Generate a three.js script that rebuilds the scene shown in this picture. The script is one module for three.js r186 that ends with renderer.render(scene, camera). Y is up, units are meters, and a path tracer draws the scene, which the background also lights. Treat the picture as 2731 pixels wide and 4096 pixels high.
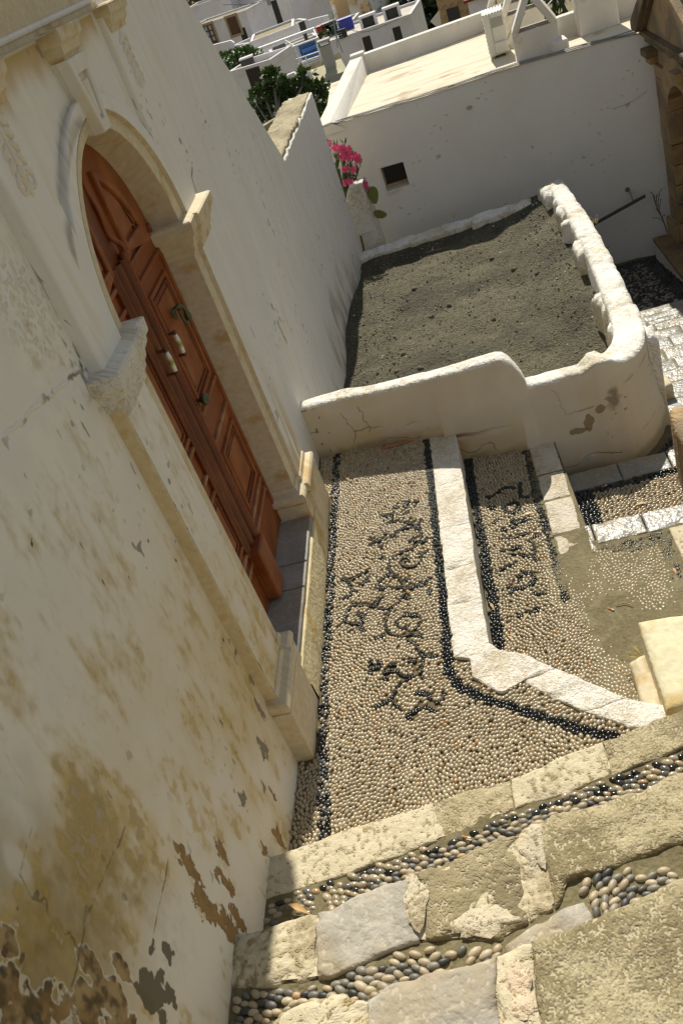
import * as THREE from 'three';
import { mergeGeometries, toCreasedNormals } from 'three/addons/utils/BufferGeometryUtils.js';
import { RoundedBoxGeometry } from 'three/addons/geometries/RoundedBoxGeometry.js';

// ---------------------------------------------------------------- camera, sky, sun, exposure
const scene = new THREE.Scene();
const camera = new THREE.PerspectiveCamera(59.454, 682 / 1024, 0.05, 900);
const CAM = new THREE.Vector3(1.437, 3.4, 0);
const CR = new THREE.Vector3(0.95027619, -0.31050647, -0.0236833), CU = new THREE.Vector3(0.2394299, 0.77714373, -0.58199737), CB = new THREE.Vector3(0.19911928, 0.54738775, 0.81284572);
camera.position.copy(CAM);
camera.quaternion.setFromRotationMatrix(new THREE.Matrix4().makeBasis(CR, CU, CB));
const SKY = { zenith: [0.145, 0.18, 0.235], horizon: [0.45, 0.43, 0.39], ground: [0.19, 0.165, 0.12] };
{
  const w = 64, h = 128, data = new Float32Array(w * h * 4);
  for (let j = 0; j < h; j++) {
    const el = ((j + 0.5) / h - 0.5) * Math.PI, up = Math.sin(el), t = Math.pow(Math.max(0, up), 0.45);
    for (let i = 0; i < w; i++) {
      const k = (j * w + i) * 4;
      for (let c = 0; c < 3; c++) data[k + c] = up < 0 ? SKY.ground[c] : SKY.horizon[c] * (1 - t) + SKY.zenith[c] * t;
      data[k + 3] = 1;
    }
  }
  const sky = new THREE.DataTexture(data, w, h, THREE.RGBAFormat, THREE.FloatType);
  sky.mapping = THREE.EquirectangularReflectionMapping; sky.magFilter = THREE.LinearFilter; sky.minFilter = THREE.LinearFilter; sky.needsUpdate = true;
  scene.background = sky; scene.environment = sky;
}
const EL = 45.5 * Math.PI / 180, AZ = 0.45 * Math.PI / 180;
const SUN = new THREE.Vector3(-Math.sin(AZ) * Math.cos(EL), Math.sin(EL), -Math.cos(AZ) * Math.cos(EL));
const sun = new THREE.DirectionalLight(new THREE.Color().setRGB(1, 0.94, 0.82), 4.3);
sun.position.copy(SUN).multiplyScalar(60).add(new THREE.Vector3(1, 0, -6)); sun.target.position.set(1, 0, -6);
sun.castShadow = true; sun.shadow.mapSize.set(4096, 4096);
Object.assign(sun.shadow.camera, { left: -14, right: 14, top: 16, bottom: -16, near: 1, far: 160 });
sun.name = 'sun'; scene.add(sun, sun.target);
const renderer = new THREE.WebGLRenderer({ antialias: true });
renderer.setSize(682, 1024); renderer.shadowMap.enabled = true;
renderer.toneMapping = THREE.LinearToneMapping; renderer.toneMappingExposure = 1.34;

// ---------------------------------------------------------------- helpers
function rngOf(seed) { let a = seed >>> 0; return () => { a = (a + 0x6D2B79F5) | 0; let t = Math.imul(a ^ (a >>> 15), 1 | a); t = (t + Math.imul(t ^ (t >>> 7), 61 | t)) ^ t; return ((t ^ (t >>> 14)) >>> 0) / 4294967296; }; }
const V = (x, y, z) => new THREE.Vector3(x, y, z);
const lerp = (a, b, t) => a + (b - a) * t, clamp = (x, a = 0, b = 1) => Math.min(b, Math.max(a, x));
const smooth = (a, b, x) => { const t = clamp((x - a) / (b - a)); return t * t * (3 - 2 * t); };
const PERM = new Uint8Array(65536); { const r = rngOf(77); for (let i = 0; i < 65536; i++) PERM[i] = r() * 256; }
const hash2 = (i, j) => PERM[(Math.imul(i, 1619) + Math.imul(j, 31337) + ((i * j) & 1023)) & 65535] / 255;
function noise2(x, y, px = 0, py = 0) {
  let i = Math.floor(x), j = Math.floor(y); const fx = x - i, fy = y - j, u = fx * fx * (3 - 2 * fx), v = fy * fy * (3 - 2 * fy);
  let i1 = i + 1, j1 = j + 1;
  if (px) { i = ((i % px) + px) % px; i1 = ((i1 % px) + px) % px; } if (py) { j = ((j % py) + py) % py; j1 = ((j1 % py) + py) % py; }
  const a = hash2(i, j), b = hash2(i1, j), c = hash2(i, j1), d = hash2(i1, j1);
  return a + (b - a) * u + (c - a) * v + (a - b - c + d) * u * v;
}
function fbm(x, y, o = 4, px = 0, py = 0) { let s = 0, a = 0.5, n = 0; for (let k = 0; k < o; k++) { s += a * noise2(x + k * 17.3, y + k * 9.1, px, py); n += a; x *= 2; y *= 2; px *= 2; py *= 2; a *= 0.5; } return s / n; }
// periodic fbm: integer offsets so that the tiling holds
function tfbm(u, v, f, o = 4) { let s = 0, a = 0.5, n = 0; for (let k = 0; k < o; k++) { s += a * noise2(u * f + k * f * 3, v * f + k * f * 5, f, f); n += a; f *= 2; a *= 0.5; } return s / n; }
function noise3(x, y, z) { const k = Math.floor(z), f = z - k, t = f * f * (3 - 2 * f); return lerp(noise2(x + k * 37.7, y + k * 11.3), noise2(x + (k + 1) * 37.7, y + (k + 1) * 11.3), t); }
function fbm3(x, y, z, o = 3) { let s = 0, a = 0.5, n = 0; for (let k = 0; k < o; k++) { s += a * noise3(x, y, z); n += a; x = x * 2 + 3.1; y = y * 2 + 1.7; z = z * 2 + 5.3; a *= 0.5; } return s / n - 0.5; }
const enc = (c) => 255 * (c <= 0.0031308 ? 12.92 * c : 1.055 * Math.pow(c, 1 / 2.4) - 0.055);
// fn(u, v) -> [r, g, b, height 0..1], linear; v up. Returns {map, bump}
function makeTex(w, h, fn, tile = true) {
  const A = new Uint8Array(w * h * 4), B = new Uint8Array(w * h * 4);
  for (let j = 0; j < h; j++) for (let i = 0; i < w; i++) {
    const c = fn((i + 0.5) / w, (j + 0.5) / h), k = (j * w + i) * 4;
    A[k] = enc(clamp(c[0])); A[k + 1] = enc(clamp(c[1])); A[k + 2] = enc(clamp(c[2])); A[k + 3] = 255;
    B[k] = B[k + 1] = B[k + 2] = 255 * clamp(c[3]); B[k + 3] = 255;
  }
  const mk = (d, srgb) => { const t = new THREE.DataTexture(d, w, h); t.magFilter = THREE.LinearFilter; t.minFilter = THREE.LinearMipmapLinearFilter; t.generateMipmaps = true; if (srgb) t.colorSpace = THREE.SRGBColorSpace; t.wrapS = t.wrapT = tile ? THREE.RepeatWrapping : THREE.ClampToEdgeWrapping; t.needsUpdate = true; return t; };
  return { map: mk(A, true), bump: mk(B, false) };
}
const mix3 = (a, b, t) => [a[0] + (b[0] - a[0]) * t, a[1] + (b[1] - a[1]) * t, a[2] + (b[2] - a[2]) * t];
const mul3 = (a, k) => [a[0] * k, a[1] * k, a[2] * k];
function texMat(t, metres, bumpScale, rough, tint = [1, 1, 1]) {
  const m = new THREE.MeshStandardMaterial({ roughness: rough, side: THREE.DoubleSide }); m.color.setRGB(...tint);
  m.map = t.map.clone(); m.map.repeat.set(1 / metres, 1 / metres); m.map.needsUpdate = true;
  m.bumpMap = t.bump.clone(); m.bumpMap.repeat.set(1 / metres, 1 / metres); m.bumpMap.needsUpdate = true; m.bumpScale = bumpScale;
  return m;
}
const plain = (r, g, b, rough = 0.85, extra = {}) => { const m = new THREE.MeshStandardMaterial({ roughness: rough, side: THREE.DoubleSide, ...extra }); m.color.setRGB(r, g, b); return m; };

const taken = new Map();
function numbered(n) { const k = taken.get(n) ?? 0; taken.set(n, k + 1); return k ? n + '_' + String(k).padStart(3, '0') : n; }
function tag(o, label, category, group) { Object.assign(o.userData, { label, category }); if (group) o.userData.group = group; return o; }
function thing(name, label, category, group, pos = [0, 0, 0]) { const g = new THREE.Group(); g.name = numbered(name); g.position.set(...pos); scene.add(g); return tag(g, label, category, group); }
function structure(name) { const g = new THREE.Group(); g.name = numbered(name); g.userData.kind = 'structure'; scene.add(g); return g; }
function part(name, geo, m, parent) { const o = new THREE.Mesh(geo, m); o.name = name; o.castShadow = o.receiveShadow = true; (parent ?? scene).add(o); return o; }
function solo(name, geo, m, label, category, group) { const o = new THREE.Mesh(geo, m); o.name = numbered(name); o.castShadow = o.receiveShadow = true; scene.add(o); return tag(o, label, category, group); }

// uv from position: 'top' (x,z), 'x' a wall facing x, 'z' a wall facing z, 'box' by normal
function uvBy(g, mode) {
  const p = g.attributes.position, n = g.attributes.normal, uv = new Float32Array(p.count * 2);
  for (let i = 0; i < p.count; i++) {
    const x = p.getX(i), y = p.getY(i), z = p.getZ(i); let a, b;
    let m = mode; if (m === 'box') { const ax = Math.abs(n.getX(i)), ay = Math.abs(n.getY(i)), az = Math.abs(n.getZ(i)); m = ay > ax && ay > az ? 'T' : ax > az ? 'X' : 'Z'; }
    if (m === 'top') { a = x + y * 0.7; b = -z + y * 0.7; } else if (m === 'x') { a = -z + x * 0.7; b = y; } else if (m === 'z') { a = x + z * 0.7; b = y; }
    else if (m === 'T') { a = x; b = -z; } else if (m === 'X') { a = -z + 0.37; b = y; } else { a = x + 0.71; b = y; }
    uv[i * 2] = a; uv[i * 2 + 1] = b;
  }
  g.setAttribute('uv', new THREE.BufferAttribute(uv, 2)); return g;
}
function gridGeo(rows) { // rows[i][j] Vector3
  const R = rows.length, C = rows[0].length, pos = [], idx = [];
  for (const r of rows) for (const p of r) pos.push(p.x, p.y, p.z);
  for (let i = 0; i < R - 1; i++) for (let j = 0; j < C - 1; j++) { const a = i * C + j, b = a + 1, c = a + C, d = c + 1; idx.push(a, c, b, b, c, d); }
  const g = new THREE.BufferGeometry(); g.setAttribute('position', new THREE.Float32BufferAttribute(pos, 3)); g.setIndex(idx); g.computeVertexNormals(); return g;
}
const ni = (g) => g.index ? g.toNonIndexed() : g;
function merge(list) { return mergeGeometries(list.map((g) => { const q = ni(g); for (const k of Object.keys(q.attributes)) if (!['position', 'normal', 'uv'].includes(k)) q.deleteAttribute(k); if (!q.attributes.uv) q.setAttribute('uv', new THREE.BufferAttribute(new Float32Array(q.attributes.position.count * 2), 2)); return q; })); }
function box(x0, x1, y0, y1, z0, z1, r = 0.006) {
  const w = x1 - x0, h = y1 - y0, d = z1 - z0, g = r ? new RoundedBoxGeometry(w, h, d, 1, Math.min(r, w / 3, h / 3, d / 3)) : new THREE.BoxGeometry(w, h, d);
  g.translate((x0 + x1) / 2, (y0 + y1) / 2, (z0 + z1) / 2); return g;
}
function polyAt(pts, x) { // y along a polyline [[x, z], ...] sorted by x
  if (x <= pts[0][0]) { const a = pts[0], b = pts[1]; return a[1] + (x - a[0]) * (b[1] - a[1]) / (b[0] - a[0]); }
  for (let i = 0; i < pts.length - 1; i++) if (x <= pts[i + 1][0] || i === pts.length - 2) { const a = pts[i], b = pts[i + 1]; return a[1] + (x - a[0]) * (b[1] - a[1]) / (b[0] - a[0]); }
}
function along(pts, t) { // point at fraction t of a polyline
  let L = 0; const seg = []; for (let i = 0; i < pts.length - 1; i++) { const l = Math.hypot(pts[i + 1][0] - pts[i][0], pts[i + 1][1] - pts[i][1]); seg.push(l); L += l; }
  let d = t * L; for (let i = 0; i < seg.length; i++) { if (d <= seg[i] || i === seg.length - 1) { const f = seg[i] ? d / seg[i] : 0; return [lerp(pts[i][0], pts[i + 1][0], f), lerp(pts[i][1], pts[i + 1][1], f)]; } d -= seg[i]; }
}
// a rough stone between two edges far[] and near[] (points [x, z]); rounded rim, sides down to y - h
function slab(far, near, y, h, o = {}) {
  const { r = 0.02, rough = 0.006, wob = 0.008, f = 9, seed = 0, n = 14, m = 8, dip = null } = o;
  const len = (p) => { let L = 0; for (let i = 0; i < p.length - 1; i++) L += Math.hypot(p[i + 1][0] - p[i][0], p[i + 1][1] - p[i][1]); return L; };
  const L = (len(far) + len(near)) / 2, a0 = along(far, 0.5), b0 = along(near, 0.5), W = Math.hypot(a0[0] - b0[0], a0[1] - b0[1]);
  const params = (T, k) => { const e = [0, 0.12 * r, 0.4 * r, r].map((d) => Math.min(d / T, 0.45)), q = [...e]; for (let i = 1; i < k; i++) q.push(lerp(e[3], 1 - e[3], i / k)); for (let i = 3; i >= 0; i--) q.push(1 - e[i]); return q; };
  const U = params(L, n), W2 = params(W, m), rows = [];
  const pt = (u, v, drop) => {
    const a = along(far, u), b = along(near, u); let x = lerp(a[0], b[0], v), z = lerp(a[1], b[1], v);
    const d = Math.min(u * L, (1 - u) * L, v * W, (1 - v) * W), dr = d >= r ? 0 : r - Math.sqrt(Math.max(0, r * r - (r - d) * (r - d)));
    const wx = fbm3(x * f * 0.8 + seed, z * f * 0.8, seed * 1.7) * wob * 4, wz = fbm3(x * f * 0.8 + 40 + seed, z * f * 0.8 + 9, seed * 1.3) * wob * 4;
    const chip = d < 0.055 ? smooth(0.055, 0.0, d) * Math.max(0, fbm3(x * 16 + seed, z * 16, seed + 9, 3) + 0.04) * rough * 7 : 0;
    const yy = y - dr - chip + fbm3(x * f, z * f, seed * 2.3, 4) * rough * 4 + (dip ? dip(x, z) : 0);
    return V(x + wx, drop ? y - h : yy, z + wz);
  };
  rows.push(W2.map((v) => pt(0, v, true))); rows[0].unshift(pt(0, 0, true)); rows[0].push(pt(0, 1, true));
  for (const u of U) { const row = W2.map((v) => pt(u, v, false)); row.unshift(pt(u, 0, true)); row.push(pt(u, 1, true)); rows.push(row); }
  const last = W2.map((v) => pt(1, v, true)); last.unshift(pt(1, 0, true)); last.push(pt(1, 1, true)); rows.push(last);
  return uvBy(gridGeo(rows), 'top');
}
// sweep a profile [[out, y], ...] along a plan path [[x, z], ...]; outward = (-dz, dx)
function sweepPlan(profile, path, crease = 0.6) {
  const N = path.length, nrm = [];
  for (let i = 0; i < N - 1; i++) { const dx = path[i + 1][0] - path[i][0], dz = path[i + 1][1] - path[i][1], l = Math.hypot(dx, dz); nrm.push([-dz / l, dx / l]); }
  const dir = path.map((_, i) => { if (i === 0) return nrm[0]; if (i === N - 1) return nrm[N - 2]; const a = nrm[i - 1], b = nrm[i], k = 1 / Math.max(0.3, 1 + a[0] * b[0] + a[1] * b[1]); return [(a[0] + b[0]) * k, (a[1] + b[1]) * k]; });
  const rows = profile.map(([o, y]) => path.map((p, i) => V(p[0] + dir[i][0] * o, y, p[1] + dir[i][1] * o)));
  return toCreasedNormals(gridGeo(rows), crease);
}
function mirrorZ(g, c) { // mirror about the plane z = c
  const q = ni(g).clone(), p = q.attributes.position, n = q.attributes.normal;
  for (let i = 0; i < p.count; i++) { p.setZ(i, 2 * c - p.getZ(i)); n.setZ(i, -n.getZ(i)); }
  for (const k of Object.keys(q.attributes)) { const a = q.attributes[k], s = a.itemSize; for (let t = 0; t < a.count; t += 3) for (let c2 = 0; c2 < s; c2++) { const i = (t + 1) * s + c2, j = (t + 2) * s + c2, v = a.array[i]; a.array[i] = a.array[j]; a.array[j] = v; } }
  return q;
}
// a shape drawn in (s, y), s = distance towards -z from zc, extruded from x0 to x1
function extrudeX(shape, x0, x1, zc, bevel = 0) {
  const g = new THREE.ExtrudeGeometry(shape, { depth: x1 - x0 - bevel, bevelEnabled: bevel > 0, bevelSize: bevel, bevelThickness: bevel, bevelOffset: -bevel, bevelSegments: 2, curveSegments: 28 });
  g.rotateY(Math.PI / 2); g.translate(x0, 0, zc); return toCreasedNormals(g, 0.34); // local x -> -z, local z -> +x
}
const shapeOf = (pts) => { const s = new THREE.Shape(); pts.forEach((p, i) => i ? s.lineTo(p[0], p[1]) : s.moveTo(p[0], p[1])); return s; };
const pathOf = (pts) => { const s = new THREE.Path(); pts.forEach((p, i) => i ? s.lineTo(p[0], p[1]) : s.moveTo(p[0], p[1])); return s; };
const arcPts = (a, b, cy, t0, t1, n) => { const r = []; for (let i = 0; i <= n; i++) { const t = lerp(t0, t1, i / n); r.push([Math.cos(t) * a, cy + Math.sin(t) * b]); } return r; };
function tube(pts, r, seg = 24, rad = 6) { return new THREE.TubeGeometry(new THREE.CatmullRomCurve3(pts.map((p) => Array.isArray(p) ? V(...p) : p), false, 'centripetal'), seg, r, rad); }
const up = V(0, 1, 0);
// the ray through a point of the 2731 x 4096 view, met with the plane axis = val (for the far town, whose sizes only show as angles)
function at(px, py, axis, val) {
  const f = 3586.593, d = CR.clone().multiplyScalar(px - 1365.5).addScaledVector(CU, -(py - 2048)).addScaledVector(CB, -f);
  const t = (val - CAM.getComponent(axis)) / d.getComponent(axis); return CAM.clone().addScaledVector(d, t);
}

// ---------------------------------------------------------------- textures
const WHITE = [0.74, 0.70, 0.615], OCHRE = [0.60, 0.44, 0.20], YEL = [0.46, 0.335, 0.10], BROWN = [0.27, 0.16, 0.055], MOLD = [0.055, 0.05, 0.04], GREYP = [0.36, 0.34, 0.30];
const segDist = (px, py, a, b) => { const dx = b[0] - a[0], dy = b[1] - a[1], t = clamp(((px - a[0]) * dx + (py - a[1]) * dy) / (dx * dx + dy * dy)); return Math.hypot(px - a[0] - dx * t, py - a[1] - dy * t); };
const lineDist = (px, py, L) => { let m = 9; for (let i = 0; i < L.length - 1; i++) m = Math.min(m, segDist(px, py, L[i], L[i + 1])); return m; };
// near wall of the chapel: z from -3.45 to -0.75, y from 0 to 3.6 (u runs along -z)
const NZ0 = -0.75, NW = 2.7, NH = 3.6;
const peels = [[-1.83, 0.86, 0.035, 0.12, 1], [-1.77, 0.70, 0.04, 0.10, 1], [-1.80, 0.60, 0.025, 0.07, 1], [-2.03, 0.62, 0.022, 0.06, 1], [-1.95, 0.57, 0.022, 0.08, 1], [-1.83, 0.48, 0.04, 0.10, 1], [-1.90, 0.44, 0.02, 0.08, 1], [-2.90, 0.51, 0.02, 0.06, 0], [-2.74, 0.44, 0.022, 0.06, 0], [-2.44, 0.16, 0.025, 0.10, 1], [-2.30, 0.30, 0.02, 0.05, 1], [-2.36, 0.55, 0.03, 0.03, 0], [-2.6, 0.30, 0.015, 0.05, 1]];
const ellipses = (z, y, L) => { let e = 0; for (const q of L) { const a = (z - q[0]) / q[2], b = (y - q[1]) / q[3]; const d = a * a + b * b; if (d < 4) e = Math.max(e, 1 - d * 0.5); } return e; };
const yels = [[-1.25, 1.55, 0.20, 0.16], [-1.15, 1.58, 0.14, 0.10], [-1.42, 1.46, 0.22, 0.22], [-1.40, 1.31, 0.16, 0.16], [-1.52, 1.38, 0.22, 0.26], [-1.62, 1.50, 0.13, 0.18], [-1.60, 1.16, 0.12, 0.2], [-1.33, 1.42, 0.16, 0.16]];
const browns = [[-1.125, 1.665, 0.03, 0.07], [-1.04, 1.60, 0.05, 0.05], [-1.07, 1.45, 0.07, 0.06], [-1.01, 1.50, 0.09, 0.10], [-1.265, 1.31, 0.035, 0.09], [-1.245, 1.20, 0.05, 0.10], [-1.33, 1.17, 0.028, 0.07], [-1.16, 1.29, 0.06, 0.08], [-1.10, 1.37, 0.07, 0.06], [-1.19, 1.07, 0.08, 0.10]];
const greys = [[-1.36, 0.98, 0.05, 0.11], [-1.40, 0.90, 0.045, 0.10], [-1.50, 0.90, 0.03, 0.06], [-1.47, 1.02, 0.03, 0.04], [-1.32, 0.86, 0.05, 0.08]];
const cracks = [[[-1.49, 1.96], [-1.49, 1.86], [-1.48, 1.72], [-1.36, 1.71], [-1.28, 1.70], [-1.27, 1.37]], [[-1.69, 1.33], [-1.45, 1.38], [-1.25, 1.39], [-1.13, 1.37]], [[-1.78, 1.02], [-1.50, 1.02]], [[-2.33, 0.96], [-2.34, 0.66], [-2.34, 0.29]]];
const joint = [[-2.2, 2.45], [-2.26, 2.43], [-2.6, 2.37], [-2.92, 2.30], [-3.06, 2.26]], sideJoint = [[-3.07, 2.99], [-3.08, 2.76], [-3.07, 2.6], [-3.05, 2.44], [-3.04, 2.26]];
const TN = makeTex(1152, 1536, (u, v) => {
  const z = NZ0 - u * NW, y = v * NH;
  const n1 = fbm(z * 2.1 + 9, y * 1.6, 4), n2 = fbm(z * 9, y * 6, 4), n3 = fbm(z * 34 + 5, y * 26, 3), st = fbm(z * 26, y * 5 + 3, 4), fine = noise2(z * 210, y * 170);
  let c = mix3(mul3([0.81, 0.78, 0.71], 0.93 + 0.16 * (n2 - 0.5)), [0.74, 0.665, 0.50], 0.4 * smooth(2.4, 1.1, y)), h = 0.72 + 0.30 * (n1 - 0.5) + 0.2 * (n2 - 0.5) + 0.08 * (n3 - 0.5) + 0.03 * (fine - 0.5);
  const low = smooth(2.6, 0.9, y);
  c = mix3(c, OCHRE, smooth(0.50, 0.76, st * 0.45 + n2 * 0.55) * (0.05 + 0.17 * low) * smooth(0.3, 0.7, n1 + 0.2));
  c = mix3(c, [0.62, 0.51, 0.29], 0.26 * low * smooth(0.38, 0.72, n1));
  const E = ellipses(z, y, yels), wide = smooth(2.05, 1.25, y + (z + 1.5) * -0.25 + (n1 - 0.5) * 0.9);
  c = mix3(c, [0.56, 0.43, 0.185], 0.62 * wide * smooth(0.30, 0.72, n1 * 0.5 + n2 * 0.5));
  { const g = smooth(0.55, 0.0, Math.hypot((z + 1.12) * 0.9, (y - 1.48) * 0.75) + (n2 - 0.5) * 0.25 + (n1 - 0.5) * 0.3); c = mix3(c, mix3([0.30, 0.21, 0.06], [0.15, 0.105, 0.035], n3), g * 0.85); }
  const ym = smooth(0.0, 1.25, E * 0.9 + (n1 - 0.5) * 1.0 + (n2 - 0.5) * 1.2 + (st - 0.5) * 0.8 + (n3 - 0.5) * 0.8);
  c = mix3(c, mix3(YEL, [0.24, 0.17, 0.04], clamp(smooth(0.5, 1.0, E) * 0.6 + (n3 - 0.5) * 0.9)), ym * 0.82); h -= ym * 0.08 * n3;
  const fl = smooth(0.56, 0.62, st * 0.45 + n3 * 0.55) * smooth(0.05, 0.5, E * 0.8 + wide * 0.35) * smooth(0.40, 0.6, n2); c = mix3(c, [0.50, 0.35, 0.11], fl * 0.7); h -= 0.1 * fl;
  const rid = smooth(0.66, 0.74, n3 + (st - 0.5) * 0.6) * smooth(0.2, 0.7, E + 0.3 * low) * (y > 1.0 ? 1 : 0.2);
  c = mix3(c, GREYP, rid * 0.5 * smooth(0.5, 0.7, n2)); h -= 0.12 * rid;
  const pop = smooth(1, 0.4, Math.hypot((z + 2.82) / 0.3, (y - 2.62) / 0.3));
  if (pop > 0) { const q = noise2(z * 62, y * 62); h -= pop * 0.35 * smooth(0.45, 0.8, q); c = mix3(c, [0.50, 0.40, 0.25], pop * 0.3 * smooth(0.5, 0.8, q)); }
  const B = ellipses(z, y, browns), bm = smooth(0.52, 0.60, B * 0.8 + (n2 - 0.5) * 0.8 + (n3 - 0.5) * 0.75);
  const bare = mix3(mix3(BROWN, [0.38, 0.27, 0.13], smooth(0.4, 0.7, n2)), [0.11, 0.075, 0.03], smooth(0.35, 0.8, n3)); c = mix3(c, [0.70, 0.64, 0.52], smooth(0.40, 0.47, B * 0.8 + (n2 - 0.5) * 0.8 + (n3 - 0.5) * 0.75) * 0.6); c = mix3(c, bare, bm); h -= 0.4 * bm;  // pale rim round the bare patches is a painted edge highlight
  const G = ellipses(z, y, greys), gm = smooth(0.47, 0.53, G * 0.8 + (n2 - 0.5) * 0.9 + (n3 - 0.5) * 0.7); c = mix3(c, [0.10, 0.085, 0.05], gm * 0.92); h -= 0.3 * gm;
  const whit = smooth(0.4, 0.8, ellipses(z, y, [[-1.55, 0.9, 0.16, 0.26], [-1.42, 1.78, 0.05, 0.10], [-1.30, 1.74, 0.04, 0.08]]) + n2 - 0.5); c = mix3(c, mul3([0.66, 0.63, 0.57], 0.8 + 0.4 * n3), whit * 0.6 * (1 - gm) * (1 - bm));
  for (const q of peels) { const dz = (z - q[0] + (n2 - 0.5) * 0.07 + (n3 - 0.5) * 0.05) / q[2], dy = (y - q[1] + (n3 - 0.5) * 0.05) / q[3], d = dz * dz + dy * dy; if (d < 1.4) { const pm = smooth(1.10, 0.92, d + (noise2(z * 80, y * 45) - 0.5) * 1.0 + (noise2(z * 190, y * 120) - 0.5) * 0.6); c = mix3(c, q[4] ? mix3([0.36, 0.225, 0.085], [0.21, 0.13, 0.05], n3) : [0.25, 0.21, 0.15], pm); h -= 0.42 * pm; } }
  const chip = (y < 2.1 ? 0.6 : 0.1) * smooth(0.855, 0.88, fbm(z * 24 + 3, y * 15 + 8, 2)) * smooth(0.45, 0.75, fbm(z * 3 + 20, y * 3, 2)); c = mix3(c, [0.17, 0.14, 0.09], chip * 0.8); h -= 0.3 * chip;
  const dots = smooth(0.86, 0.9, noise2(z * 33 + 70, y * 24)) * smooth(0.6, 0.9, noise2(z * 5, y * 5 + 50)); c = mix3(c, MOLD, dots * 0.7);
  for (const L of cracks) { const d = lineDist(z + (n3 - 0.5) * 0.05, y + (n2 - 0.5) * 0.05, L), k = smooth(0.0055, 0.0005, d) * smooth(0.40, 0.62, n2 + (n3 - 0.5) * 0.4); c = mix3(c, [0.14, 0.115, 0.06], k * 0.7); h -= 0.4 * k; }
  { const d = lineDist(z + (n3 - 0.5) * 0.03, y + (n3 - 0.5) * 0.04, joint), k = smooth(0.012, 0.002, d); c = mix3(c, [0.72, 0.7, 0.66], smooth(0.07, 0.03, d) * 0.4); h += 0.10 * smooth(0.06, 0.02, d) - 0.28 * k; c = mix3(c, MOLD, k * smooth(0.45, 0.6, n2) * 0.75); }
  { const d = lineDist(z + (n3 - 0.5) * 0.03, y, sideJoint), k = smooth(0.016, 0.003, d); c = mix3(c, MOLD, k * smooth(0.35, 0.6, n2 + 0.1) * 0.9); const mo = smooth(0.22, 0.0, Math.hypot(z + 3.02, (y - 2.3) * 0.9)); c = mix3(c, MOLD, mo * smooth(0.45, 0.75, n3) * 0.9); }
  return [...c, h];
}, false);
// the rest of the chapel front: z from -2.9 to -11.6, y from -0.8 to 4.4
const FZ0 = -2.9, FW = 8.7, FY0 = -0.8, FH = 5.2;
const TF = makeTex(1408, 896, (u, v) => {
  const z = FZ0 - u * FW, y = FY0 + v * FH;
  const n1 = fbm(z * 1.2 + 9, y * 1.0, 4), n2 = fbm(z * 8, y * 3.4, 4), n3 = fbm(z * 28 + 5, y * 16, 3), st = fbm(z * 20, y * 3.4 + 3, 4);
  let c = mul3([0.79, 0.765, 0.705], 0.93 + 0.14 * (n2 - 0.5) + 0.1 * (n1 - 0.5)), h = 0.7 + 0.2 * (n2 - 0.5) + 0.1 * (n3 - 0.5);
  c = mix3(c, [0.60, 0.50, 0.33], smooth(0.5, 0.74, st * 0.5 + n2 * 0.5) * 0.34 * smooth(0.35, 0.65, n1)); h += 0.5 * (fbm(z * 4.5, y * 4, 3) - 0.5);
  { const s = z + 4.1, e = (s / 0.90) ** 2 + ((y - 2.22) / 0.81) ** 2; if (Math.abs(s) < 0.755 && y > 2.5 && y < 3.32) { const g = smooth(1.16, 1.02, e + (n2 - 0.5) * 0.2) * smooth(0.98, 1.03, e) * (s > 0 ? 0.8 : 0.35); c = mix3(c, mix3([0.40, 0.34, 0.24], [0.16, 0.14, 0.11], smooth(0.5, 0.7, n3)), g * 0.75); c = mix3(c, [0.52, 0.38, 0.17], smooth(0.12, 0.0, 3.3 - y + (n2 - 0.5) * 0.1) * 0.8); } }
  const soil = z < -7.4 ? smooth(0.75, 0.0, y + 0.42 + (n1 - 0.5) * 0.9) : 0; c = mix3(c, mix3([0.34, 0.26, 0.11], [0.12, 0.10, 0.05], n3), soil * smooth(0.40, 0.75, n2 * 0.6 + n1 * 0.4 + 0.1 * soil) * 0.75);
  const dampB = smooth(0.5, 0.0, y) * smooth(-6.2, -5.0, z); c = mix3(c, [0.62, 0.49, 0.22], dampB * 0.6 * smooth(0.3, 0.6, n2));
  const jy = smooth(0.30, 0.0, Math.abs(z + 5.22 - (y - 0.3) * 0.0)) * smooth(1.5, 0.35, y); c = mix3(c, [0.52, 0.38, 0.12], jy * smooth(0.42, 0.62, st) * 0.9);
  const mk = [[[-6.23, 1.13], [-6.22, 0.98], [-6.24, 0.82]], [[-6.56, 0.85], [-6.58, 0.72]], [[-5.56, 2.5], [-5.57, 2.42]], [[-5.41, 1.32], [-5.42, 1.26]]];
  for (const L of mk) { const d = lineDist(z + (n3 - 0.5) * 0.06, y, L), k = smooth(0.028, 0.004, d) * smooth(0.45, 0.6, n3); c = mix3(c, MOLD, k * 0.8); }
  { const d = lineDist(z + (n3 - 0.5) * 0.01, y, [[-6.26, 2.38], [-5.86, 2.42], [-5.42, 2.42]]), k = smooth(0.018, 0.006, d); h += 0.2 * k; c = mix3(c, [0.74, 0.70, 0.62], k * 0.6); }
  { const d = lineDist(z + (n3 - 0.5) * 0.03, y, [[-5.60, 2.33], [-5.50, 2.30], [-5.47, 2.22]]), k = smooth(0.016, 0.004, d); c = mix3(c, [0.1, 0.1, 0.11], k * 0.7); }
  const sp = smooth(0.87, 0.9, noise2(z * 30, y * 26)) * smooth(0.65, 0.9, noise2(z * 3, y * 3 + 50)); c = mix3(c, [0.25, 0.22, 0.17], sp * 0.7);
  return [...c, h];
}, false);
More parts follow.
